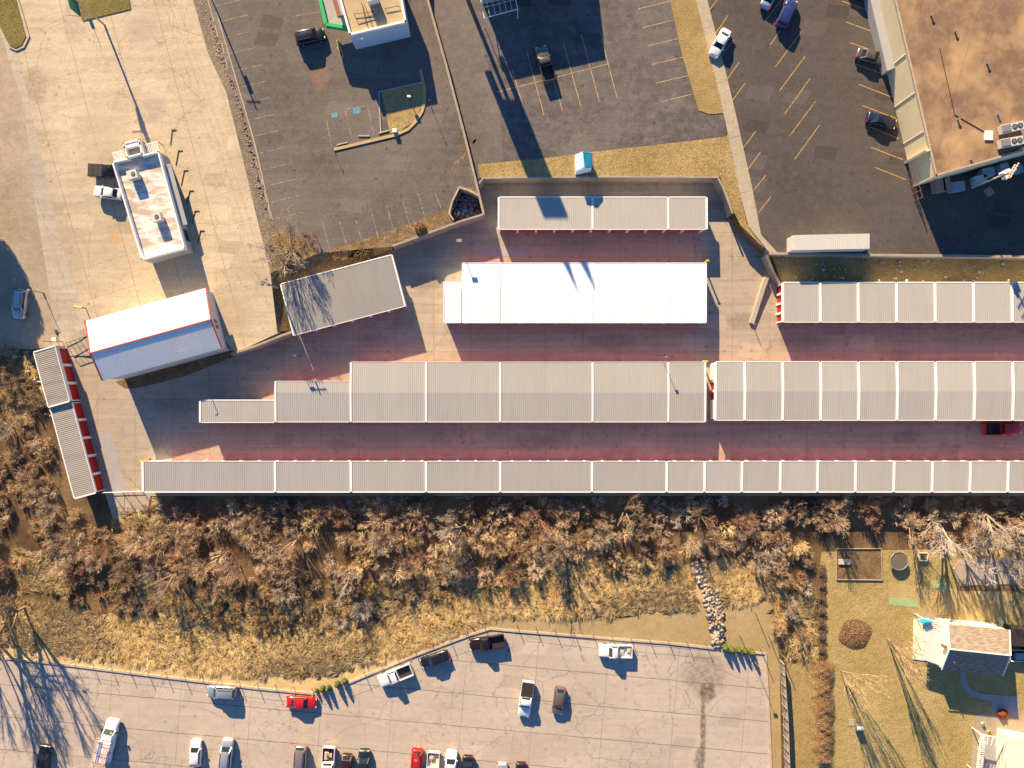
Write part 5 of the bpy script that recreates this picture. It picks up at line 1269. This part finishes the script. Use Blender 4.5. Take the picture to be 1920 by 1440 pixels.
def tubes(A, B, ra, rb, minr=.02):
    d = norm(B-A); ref = np.where(np.abs(d[:,2:]) > .9, np.array([[1.,0,0]]), np.array([[0,0,1.]]))
    u = norm(np.cross(d, ref)); w_ = np.cross(d, u); ra = np.maximum(ra, minr)[:,None]; rb = np.maximum(rb, minr*.7)[:,None]
    ring = []
    for P_, r_ in ((A, ra), (B, rb)):
        for k in range(3): a = 2*np.pi*k/3; ring.append(P_+(u*np.cos(a)+w_*np.sin(a))*r_)
    V = np.stack(ring, 1).reshape(-1,3); n = len(A); b = (np.arange(n)*6)[:,None]
    F = np.concatenate([b+np.array([[k, (k+1)%3, 3+(k+1)%3, 3+k]]) for k in range(3)], 0)
    return V, F
def pxy(px, py, z=0):
    k = (HC-z)/FPX; return np.stack([(np.asarray(px)-960)*k, (720-np.asarray(py))*k], -1)
def inpoly(x, y, poly):
    ins = np.zeros(len(x), bool); n = len(poly); j = n-1
    for i in range(n):
        xi, yi = poly[i]; xj, yj = poly[j]
        c = ((yi > y) != (yj > y)) & (x < (xj-xi)*(y-yi)/(yj-yi+1e-9)+xi); ins ^= c; j = i
    return ins
def scatter(poly, n, seed):
    g = np.random.default_rng(seed); p = np.array(poly); lo, hi = p.min(0), p.max(0); out = []
    while sum(map(len, out)) < n:
        q = g.uniform(lo, hi, (n*2, 2)); out.append(q[inpoly(q[:,0], q[:,1], poly)])
    return np.concatenate(out)[:n]
COLS = 1.8*np.array([(.37,.28,.18),(.33,.22,.14),(.40,.31,.21),(.33,.25,.17),(.44,.35,.24),(.30,.21,.14),(.45,.34,.19),(.38,.32,.25)])
TH = [(262,948),(420,936),(700,938),(1000,932),(1350,934),(1700,932),(1990,932),(1990,1030),(1880,1040),(1800,1022),(1660,1000),(1545,1000),(1520,1060),(1500,1130),(1470,1100),(1440,1050),(1350,1040),(1230,1060),(1120,1080),(980,1090),(880,1120),(760,1130),(640,1175),(520,1190),(400,1170),(250,1140),(120,1130),(0,1100),(-80,1080),(-80,640),(40,655),(75,720),(120,900),(150,960),(190,985),(240,990)]
HOLES = [[(1450,975),(1540,985),(1640,985),(1780,1010),(1760,1035),(1540,1025),(1500,1000)], [(1010,1030),(1110,1035),(1110,1075),(1010,1075)], [(40,1040),(110,1040),(120,1100),(40,1100)]]
def scatter2(poly, n, seed):
    q = scatter(poly, n, seed)
    for h in HOLES: q = q[~inpoly(q[:,0], q[:,1], h)]
    return q
# the mass of the thicket: shrubs no one could count
protos = [branches(100+i, 1.0, 8+i%3, [6,9], spread=.85, up=.15, ratio=.82, r0=.045, sp0=.55, bd=.13) for i in range(6)]
VV, FF, CC = [], [], []; nv = 0
q = scatter2(TH, 760, 5)
gcol = np.random.default_rng(3)
for i, (x, y) in enumerate(q):
    A, B, ra, rb = protos[i % 6]
    xy = pxy(x, y); left = x < 260 and y < 1000
    H = 1.4+2.4*gcol.beta(1.6,2) if not left else gcol.uniform(1.0, 3.0)
    if y > 1080 or (x > 1150 and y > 1030): H *= .62
    if y < 960: H *= .8
    a = gcol.uniform(0, 6.28); ca, sa = np.cos(a), np.sin(a); Rm = np.array([[ca,-sa,0],[sa,ca,0],[0,0,1]])
    sx = H*gcol.uniform(.7, 1.0)
    def tf(p): p = p@Rm.T; p = p*np.array([sx,sx,H]); p[:,:2] += xy; p[:,2] = np.maximum(p[:,2]-.08, -.02); return p
    V_, F_ = ribbons(tf(A), tf(B), ra*2, rb*2, .0095, i)
    c = COLS[gcol.integers(0, 8)]*gcol.uniform(.6, 1.25)
    if y > 1090 or (left and gcol.random() < .4): c = c*.4+np.array((.42,.30,.13))*.6
    lt = np.where(ra[:,None] > .014, 1.35, 1.0)
    VV.append(V_); FF.append(F_+nv); CC.append(np.repeat(np.clip(c*lt*gcol.uniform(.88,1.12,(len(A),1)),0,1), 4, 0)); nv += len(V_)
o = nmesh('brush_thicket', np.concatenate(VV), np.concatenate(FF), M_twig, np.concatenate(CC))
tag(o, 'tangled leafless brown brush filling the strip south of the longest storage row', 'brush', kind='stuff')
# dry grass
def grass(name, polys, label, dens=1.0, seed=1, h=(.8,1.9), cols=((.93,.72,.36),(.98,.81,.45),(.80,.58,.27),(.88,.71,.42)), blades=34, wd=.024, fan=.45):
    g = np.random.default_rng(seed); VV, FF, CC = [], [], []; nv = 0
    for poly, n in polys:
        q = scatter(poly, int(n*dens), seed); seed += 1
        for h_ in HOLES: pass
        xy = pxy(q[:,0], q[:,1]); n = len(q)
        th = 2.6*np.sin(xy[:,0]*.11+1.3)+1.9*np.sin(xy[:,1]*.23+xy[:,0]*.07)+g.normal(0,.7,n)-np.pi/2   # lodged in swirls
        a = th[:,None]+g.normal(0, fan, (n,blades)); ln = g.uniform(*h, (n,1))*g.uniform(.5,1.15,(n,blades))
        bx = xy[:,None,0]+g.normal(0,.16,(n,blades)); by = xy[:,None,1]+g.normal(0,.16,(n,blades)); hz = g.uniform(.06,.36,(n,blades))*np.minimum(ln, 1)
        b = np.stack([bx,by,np.zeros_like(bx)],-1).reshape(-1,3)
        dr = np.stack([np.cos(a),np.sin(a),np.zeros_like(a)],-1).reshape(-1,3); L_ = ln.reshape(-1,1); Z_ = hz.reshape(-1,1)*np.array([[0,0,1.]])
        bend = g.normal(0,.12,(len(b),1))*np.stack([-dr[:,1],dr[:,0],dr[:,2]],1)
        mid = b+dr*L_*.5+Z_; t_ = b+(dr+bend)*L_+Z_*.55; s = np.stack([-dr[:,1],dr[:,0],g.normal(0,.2,len(b))],1)*wd
        V_ = np.stack([b-s,b+s,mid+s*.9,t_,mid-s*.9],1).reshape(-1,3); F5 = np.arange(len(V_)).reshape(-1,5)
        ci = g.integers(0, len(cols), n); c = np.array(cols)[ci]*g.uniform(.75,1.15,(n,1)); c = np.repeat(c, blades, 0)*g.uniform(.75,1.2,(n*blades,1))
        VV.append(V_); FF.append(F5+nv); CC.append(np.repeat(np.clip(c,0,1), 5, 0)); nv += len(V_)
    o = nmesh(name, np.concatenate(VV), np.concatenate(FF), M_blade, np.concatenate(CC))
    tag(o, label, 'grass', kind='stuff'); return o
grass('dry_grass', [([(0,1130),(200,1150),(420,1180),(560,1200),(700,1170),(800,1140),(900,1110),(1050,1085),(1200,1075),(1300,1060),(1310,1145),(1200,1150),(1050,1150),(930,1150),(850,1185),(740,1225),(640,1262),(560,1270),(400,1255),(200,1232),(0,1212),(-60,1200),(-60,1120)], 3300),
    ([(1325,1050),(1400,1045),(1450,1075),(1430,1110),(1405,1128),(1345,1130),(1330,1090)], 420),
    ([(1000,1030),(1110,1030),(1130,1080),(1000,1080)], 150), ([(260,1090),(450,1120),(640,1130),(760,1090),(900,1060),(1000,1060),(1250,1035),(1300,1060),(1200,1080),(900,1115),(700,1175),(560,1205),(250,1160)], 700),
    ([(200,975),(262,950),(330,990),(340,1020),(260,1015)], 130), ([(-60,640),(60,660),(90,760),(0,800),(-60,790)], 420), ([(30,1030),(130,1030),(130,1110),(30,1110)], 150),
    ([(1440,1110),(1530,1120),(1530,1230),(1480,1230),(1450,1160)], 200)],
    'golden dry grass in thick clumps along the south side of the thicket', 1.0, 21)
grass('side_grass', [([(508,515),(520,622),(548,615),(527,545),(600,512),(720,470),(733,462),(600,476),(545,445),(515,425)], 260), ([(600,476),(730,434),(850,395),(848,408),(735,450),(620,486)], 150),
    ([(378,0),(395,0),(430,120),(470,260),(500,390),(498,400),(462,270),(420,130)], 60)],
    'short dry weeds on the verges round the old asphalt lot', 1.0, 41, (.25,.6), ((.40,.27,.11),(.30,.19,.08),(.46,.34,.18),(.22,.14,.07)), 22, .025)
# individual bare trees and shrubs
COLT = {'grey': (.52,.44,.35), 'tan': (.58,.43,.28), 'brown': (.44,.30,.19), 'red': (.44,.25,.17), 'pale': (.72,.63,.53)}
PROT = {}
def treemesh(kind, col):
    key = (kind, col)
    if key in PROT: return PROT[key]
    k = {'shrub': dict(H=3.0, stems=12, levels=[5,6,5], ratio=.8, spread=.8, up=.25, r0=.07, base_r=.15),
         'tree': dict(H=8, stems=7, levels=[5,5,5,3], spread=.75, up=.3, r0=.16, trunk=1.2, base_r=.05),
         'big': dict(H=11, stems=6, levels=[5,5,5,4], spread=.9, up=.22, r0=.24, trunk=1.6, base_r=.08, ratio=.64),
         'slender': dict(H=13.5, stems=11, levels=[7,5,5], sp0=.24, bd=.05, spread=.22, up=.7, r0=.085, trunk=.8, base_r=.1, ratio=.5),
         'multi': dict(H=7.5, stems=16, levels=[5,5,5], spread=.6, up=.35, r0=.10, base_r=.3),
         'puff': dict(H=2.8, stems=60, levels=[5,5], spread=1.0, up=.15, r0=.03, base_r=.2)}[kind]
    A, B, ra, rb = branches(hash(kind) % 1 + len(kind)*7+len(col), **{('H' if a == 'H' else a): b for a, b in k.items()})
    big = ra > .03; c = np.array(COLT[col])
    V1, F1 = tubes(A[big], B[big], ra[big], rb[big]); V2, F2 = ribbons(A[~big], B[~big], ra[~big], rb[~big], .015, 3)
    c1 = np.tile(c*.9, (len(V1),1)); c2 = np.tile(c, (len(V2),1))*np.repeat(np.random.default_rng(1).uniform(.75,1.2,(len(V2)//4,1)),4,0)
    PROT[key] = ((V1,F1,np.clip(c1,0,1)), (V2,F2,np.clip(c2,0,1)), {})
    return PROT[key]
def bare(kind, col, px, py, label, s=1.0, sz=1.0, cat='tree', z=-.05, group=None, lean=(0,0), rot=None):
    p = P(px, py, z if z > 0 else 0); p.z = z
    T, Cc, cache = treemesh(kind, col)
    nm = {'shrub':'bare_shrub','puff':'pale_shrub','tree':'bare_tree','big':'bare_tree','slender':'slender_tree','multi':'multi_stem_tree'}[kind]
    t = thing(nm, label, cat, p, rot if rot is not None else random.uniform(0, 6.28), group); t.scale = (s, s, s*sz)
    if lean != (0,0): t.rotation_euler = (lean[0], lean[1], t.rotation_euler[2])
    if 'a' in cache:
        for k in 'ab':
            if k in cache: o = cache[k].copy(); C.objects.link(o); o.parent = t
    else:
        if len(T[0]): cache['a'] = nmesh('trunk' if kind not in ('puff','shrub') else 'stems', *T[:2], M_twig, T[2], t)
        cache['b'] = nmesh('crown' if kind not in ('puff','shrub') else 'twigs', *Cc[:2], M_twig, Cc[2], t)
    return t
bare('multi','grey',548,470,'spreading many stemmed bare tree between the old lot and the slanting storage building', 1.2, .9, z=UZ-.2)
for x, y, s, l in ((520,470,.8,'brown twiggy shrub left of the many stemmed tree'),(575,452,.7,'brown twiggy shrub right of the many stemmed tree'),(545,500,.8,'brown twiggy shrub below the many stemmed tree'),(640,480,.6,'small brown shrub above the middle of the slanting storage building')):
    bare('shrub','brown',x,y,l,s,z=1.6,cat='shrub')
bare('tree','brown',598,455,'small bare tree right of the spreading many stemmed one', .45, z=UZ-.1)
bare('slender','tan',1575,1256,'pale slender leafless tree on the lawn, lower left of the two', 1.0)
bare('slender','tan',1662,1197,'pale slender leafless tree next to the porch, upper right of the two', 1.0)
bare('big','pale',1755,985,'large pale bare tree with wide forking limbs at the right of the thicket', 1.05, .95)
bare('big','grey',1838,962,'large grey bare tree at the right end of the thicket by the longest row', 1.05, 1.0)
bare('tree','pale',1800,1030,'pale bare tree overhanging the stone terrace', 1.05, 1.0)
bare('tree','grey',1885,1060,'grey bare tree above the terrace near the right edge', .9, 1.0)
bare('tree','pale',1895,985,'pale bare tree at the right edge of the thicket', 1.0)
bare('tree','tan',1700,985,'tan bare tree left of the large forking one', .8)
bare('big','tan',1056,1028,'bare tree with radiating limbs above the golden grass hollow', .72, .9)
bare('big','grey',868,985,'grey bare tree standing out in the middle of the thicket', .75)
bare('tree','red',1010,970,'reddish bare tree close to the longest row, middle', .85)
bare('tree','grey',660,1080,'grey bare tree in the western half of the thicket', .8)
bare('tree','tan',560,1010,'tan bare tree in the western thicket, upper', .75)
bare('tree','grey',25,800,'pale bare tree at the left edge beside the far left storage row', .7, .8)
bare('tree','grey',-15,1060,'grey bare tree low at the left edge', .95)
bare('tree','tan',330,1075,'tan bare tree in the thicket below the rear gate', .8)
bare('tree','tan',1170,955,'tan bare tree against the longest row, right of centre', .7)
bare('tree','brown',1310,965,'brown bare tree against the longest row, below the middle gap', .7)
bare('tree','tan',1560,958,'tan bare tree against the longest row, right part', .75)
bare('tree','red',450,1060,'reddish bare tree low in the western thicket', .75)
bare('puff','pale',683,1140,'round whitish grey shrub, larger of two in the golden grass', 1.0, cat='shrub')
bare('puff','pale',641,1167,'round whitish grey shrub, smaller of two in the golden grass', .6, cat='shrub')
bare('puff','pale',1508,1103,'small whitish shrub near the top of the brown hedge strip', .6, cat='shrub')
for i, (x, y, s) in enumerate([(300,1000,1.0),(480,960,.9),(640,965,1.0),(720,1010,1.1),(770,1060,1.0),(930,1020,1.0),(960,1080,.9),(1120,1000,1.0),(1210,990,1.0),(1250,1040,.8),(1390,980,1.0),(1420,1050,1.0),(1460,1080,.9),(1480,950,1.0),(1620,960,1.0),(540,1100,1.1),(400,1110,1.0),(240,1080,1.0),(150,1060,.9),(100,960,1.0),(60,900,1.0),(30,720,.8),(200,1030,.9),(850,1050,1.0),(1040,950,.8),(590,950,.8),(370,960,.7),(1480,1140,.8),(1455,1175,.7),(1500,1190,.7)]):
    bare('shrub', ['tan','brown','red','grey'][i%4], x, y, 'leafless twiggy shrub in the thicket south of the storage rows', s, cat='shrub', group='leafless shrubs in the thicket')
# tall trees just outside the left edge that shade the car park, and the dark tree at the far left
bare('big','brown',12,1165,'tall bare tree near the left edge shading the lower car park', 1.05, 1.2, rot=.4)
bare('big','brown',48,1138,'tall wide bare tree behind the left end of the post fence', 1.15, 1.15, rot=4.)
bare('big','brown',-35,1140,'tall bare tree beyond the left edge of the lower car park', 1.15, 1.2, rot=2.)
# compact evergreen foliage from many small leaves
def leafcloud(n, fn, size, cols, seed):
    g = np.random.default_rng(seed); p, out = fn(g, n); nrm = norm(out+g.normal(0,.5,p.shape)); u = norm(np.cross(nrm, g.normal(size=p.shape))); v = np.cross(nrm, u)
    s = size*g.uniform(.6,1.3,(n,1)); V_ = np.stack([p-u*s-v*s*.6, p+u*s-v*s*.6, p+u*s*.7+v*s, p-u*s*.7+v*s],1).reshape(-1,3)
    c = np.array(cols)[g.integers(0,len(cols),n)]*g.uniform(.7,1.25,(n,1)); return V_, np.arange(len(V_)).reshape(-1,4), np.repeat(np.clip(c,0,1),4,0)
def cone(H, Rr):
    def f(g, n):
        z = g.beta(1.1,1.5,n); a = g.uniform(0,2*np.pi,n); k = g.uniform(.6,1.0,n)*(1+.15*np.sin(a*5+z*9)); r = Rr*np.sqrt(1-z)*k
        return np.stack([np.cos(a)*r, np.sin(a)*r, .1+z*H],1), np.stack([np.cos(a), np.sin(a), np.full(n,.5)],1)
    return f
GREEN = ((.08,.13,.02),(.12,.17,.03),(.06,.09,.02),(.17,.20,.04))
proto = None
for i, (x, y, l) in enumerate([(594,1290,'conical evergreen leftmost in the western shrub row'),(606,1286,'conical evergreen second from the left in the western shrub row'),(617,1285,'conical evergreen in the middle of the western shrub row'),(634,1277,'conical evergreen fourth from the left in the western shrub row'),(646,1272,'conical evergreen rightmost in the western shrub row'),
        (1357,1209,'conical evergreen leftmost in the eastern shrub row next to the stones'),(1369,1212,'conical evergreen second from the left in the eastern shrub row'),(1382,1213,'conical evergreen in the middle of the eastern shrub row'),(1394,1215,'conical evergreen fourth from the left in the eastern shrub row'),(1407,1217,'conical evergreen rightmost in the eastern shrub row')]):
    t = thing('conical_shrub', l, 'shrub', P(x, y+3 if i < 5 else y+3, 0), i*1.3, 'clipped evergreens along the car park'); s = .62 if i == 0 else random.uniform(.85,1.1); t.scale = (s,s,s)
    if proto is None:
        V_, F_, c_ = leafcloud(1500, cone(1.55,.52), .055, GREEN, 5); proto = [nmesh('foliage', V_, F_, M_leaf, c_, t)]
        proto.append(MB().tube((0,0,0),(0,0,1.2),.05).build('stem', M_wood, t, local=True))
    else:
        for o in proto: c2 = o.copy(); C.objects.link(c2); c2.parent = t
# reddish clipped hedge
def hedge(g, n):
    y = g.uniform(-8.2,8.2,n); x = g.normal(0,.75,n)*(1+.25*np.sin(y*1.1)+.2*np.sin(y*3.1)); top = 1.2+.12*np.sin(y*2.1)+.1*np.sin(y*5.3)*np.sin(x*3); z = top*np.sqrt(g.uniform(.15,1,n))*np.sqrt(np.clip(1-(x/1.7)**2*.8,0,1))
    return np.stack([x+.12*np.sin(y*1.3)+.1*np.sin(y*3.7), y, z],1), np.stack([x*.5, y*0, np.ones(n)],1)
t = thing('hedge', 'thick rust brown twiggy hedge running down beside the lawn', 'hedge', P(1540,1330,0)); V_, F_, c_ = leafcloud(42000, hedge, .035, ((.42,.25,.12),(.34,.20,.10),(.52,.34,.17),(.28,.16,.09)), 8); nmesh('foliage', V_, F_, M_leaf, c_, t)
def hedge2(g, n):
    x = g.uniform(-.6,.6,n); y = g.uniform(-8,8,n); z = (.5+.2*np.sin(y*3))*np.sqrt(g.uniform(.1,1,n)); return np.stack([x,y,z],1), np.stack([x,y*0,np.ones(n)],1)
t = thing('hedge', 'low dark leafless hedge line above the rust brown hedge', 'hedge', P(1540,1150,0)); V_, F_, c_ = leafcloud(6000, hedge2, .05, ((.17,.10,.07),(.22,.13,.08),(.12,.08,.06)), 9); nmesh('foliage', V_, F_, M_leaf, c_, t)
def ball(Rx, H, z0=0):
    def f(g, n):
        d = norm(g.normal(size=(n,3))); r = g.uniform(.6,1,(n,1))**.5*(1+.18*np.sin(d[:,:1]*7+d[:,1:2]*5)); p = d*r*np.array([Rx,Rx,H/2]); p[:,2] += H/2+z0; return p, d
    return f
def leafy(name, px, py, z, Rx, H, n, size, cols, label, cat, seed, z0=0):
    t = thing(name, label, cat, P(px,py,z)); V_, F_, c_ = leafcloud(n, ball(Rx,H,z0), size, cols, seed); nmesh('foliage', V_, F_, M_leaf, c_, t)
    MB().tube((0,0,0),(0,0,z0+H*.5),.05+Rx*.03).build('trunk', M_wood, t, local=True); return t
leafy('evergreen_tree', -62, 405, 1.0, 4.3, 8.5, 26000, .12, ((.04,.07,.02),(.06,.09,.03)), 'dark evergreen tree beyond the left edge whose shadow reaches the silver SUV', 'tree', 31, 1)
leafy('evergreen_tree', -75, 470, .8, 4.0, 7.5, 20000, .12, ((.04,.07,.02),(.06,.09,.03)), 'lower dark evergreen tree beyond the left edge', 'tree', 34, 1)
leafy('bush', 683, 480, 1.3, 1.5, 1.5, 3500, .06, ((.16,.12,.03),(.22,.15,.05),(.10,.08,.02)), 'olive brown bush at the north side of the slanting storage building', 'bush', 32)
leafy('bush', 668, 486, 1.0, 1.0, 1.2, 2000, .06, ((.20,.14,.05),(.26,.18,.06)), 'smaller olive bush left of the larger one by the slanting building', 'bush', 35)
leafy('bush', 788, 430, UZ, .9, .8, 1500, .06, ((.24,.14,.05),(.3,.19,.07)), 'small rusty bush on the litter strip south of the old lot', 'bush', 33)
def pile(g, n):
    a = g.uniform(0,6.28,n); r = np.sqrt(g.uniform(0,1,n)); z = .45*(1-r**2)*g.uniform(.5,1.2,n); return np.stack([np.cos(a)*r*2.6*(1+.1*np.sin(a*4)), np.sin(a)*r*2.4, z+.05],1), np.stack([a*0,a*0,a*0+1],1)
t = thing('leaf_pile', 'round heap of rust brown leaves on the lawn', 'leaf pile', P(1603,1188,0)); V_, F_, c_ = leafcloud(14000, pile, .06, ((.34,.20,.10),(.26,.15,.08),(.42,.28,.14),(.20,.12,.07)), 19); nmesh('leaves', V_, F_, M_leaf, c_, t)
leafy('bush', 1877, 1337, 0, .8, .7, 1500, .06, ((.50,.10,.03),(.38,.08,.03)), 'orange red bush at the end of the curved garden path', 'bush', 36)
# ---- stones, litter, trash
def rubble(name, pts, label, size, cols, seed, kind='stuff', cat='stones', zf=lambda x,y: 0, flat=.6):
    g = np.random.default_rng(seed); n = len(pts); xy = pxy(pts[:,0], pts[:,1], zf(0,0)); s = g.uniform(.5,1.3,n)*size
    base = np.array([(-1,-1,-1),(1,-1,-1),(1,1,-1),(-1,1,-1),(-1,-1,1),(1,-1,1),(1,1,1),(-1,1,1)],float)*.5
    V_ = base[None]*s[:,None,None]*g.uniform(.6,1.3,(n,8,3)); V_[...,2] *= flat; a = g.uniform(0,6.28,n); ca, sa = np.cos(a)[:,None], np.sin(a)[:,None]
    x = V_[...,0]*ca-V_[...,1]*sa; y = V_[...,0]*sa+V_[...,1]*ca; V_[...,0] = x+xy[:,0,None]; V_[...,1] = y+xy[:,1,None]; V_[...,2] += (s*.25*flat)[:,None]+zf(0,0)+.02
    fb = np.array([(3,2,1,0),(4,5,6,7),(0,1,5,4),(1,2,6,5),(2,3,7,6),(3,0,4,7)]); F_ = (fb[None]+np.arange(n)[:,None,None]*8).reshape(-1,4)
    c = np.array(cols)[g.integers(0,len(cols),n)]*g.uniform(.7,1.15,(n,1)); o = nmesh(name, V_.reshape(-1,3), F_, M_stone, np.repeat(np.clip(c,0,1),8,0)); tag(o, label, cat, kind=kind); return o
swale = [(1297,1055),(1318,1050),(1325,1090),(1345,1110),(1355,1150),(1356,1200),(1352,1212),(1338,1213),(1334,1190),(1326,1150),(1318,1110),(1305,1085)]
rubble('swale_stones', scatter(swale, 620, 4), 'pale stones filling the drainage swale down to the car park', .5, ((.46,.38,.29),(.54,.46,.36),(.34,.27,.2),(.42,.34,.26)), 4)
rubble('swale_stones', scatter([(1330,1140),(1350,1140),(1353,1175),(1332,1175)], 90, 6), 'rusty red stones in the middle of the drainage swale', .45, ((.38,.16,.08),(.30,.13,.08)), 6)
rubble('trash_heap', scatter([(868,362),(893,372),(900,398),(870,410),(852,408),(850,398),(858,378)], 460, 7), 'heap of rubbish inside the low concrete walls, its shade put into blue and dark colours', .45, ((.05,.06,.16),(.10,.14,.30),(.03,.03,.05),(.20,.20,.26),(.22,.12,.08),(.02,.16,.40),(.3,.3,.34)), 7, zf=lambda x,y: .72, cat='rubbish')  # blue and dark colours carry the sky-lit shade of the pit
rubble('litter', np.concatenate([scatter([(515,430),(600,480),(735,450),(735,460),(530,535),(520,620),(512,560)], 130, 8), scatter([(735,440),(860,395),(862,405),(740,452)], 70, 9), scatter([(1462,485),(1900,490),(1900,528),(1470,528)], 90, 10)]), 'scattered pale litter on the verges', .3, ((.6,.56,.5),(.5,.4,.25),(.7,.7,.7),(.4,.3,.2)), 9, zf=lambda x,y: 1.3, cat='litter')
sheetz = [(378,-10),(362,0),(392,100),(430,175),(472,360),(500,395),(470,262),(432,135)]
rubble('verge_rubble', scatter(sheetz, 420, 12), 'broken concrete chips along the verge left of the old asphalt lot', .16, ((.45,.38,.28),(.35,.28,.2),(.25,.2,.15)), 12, zf=lambda x,y: 2.75)
rubble('gravel_litter', scatter([(0,640),(60,660),(100,780),(40,800),(0,760)], 60, 13), 'scattered pale scraps in the brush at the left edge', .3, ((.6,.5,.4),(.5,.45,.4)), 13, cat='litter')
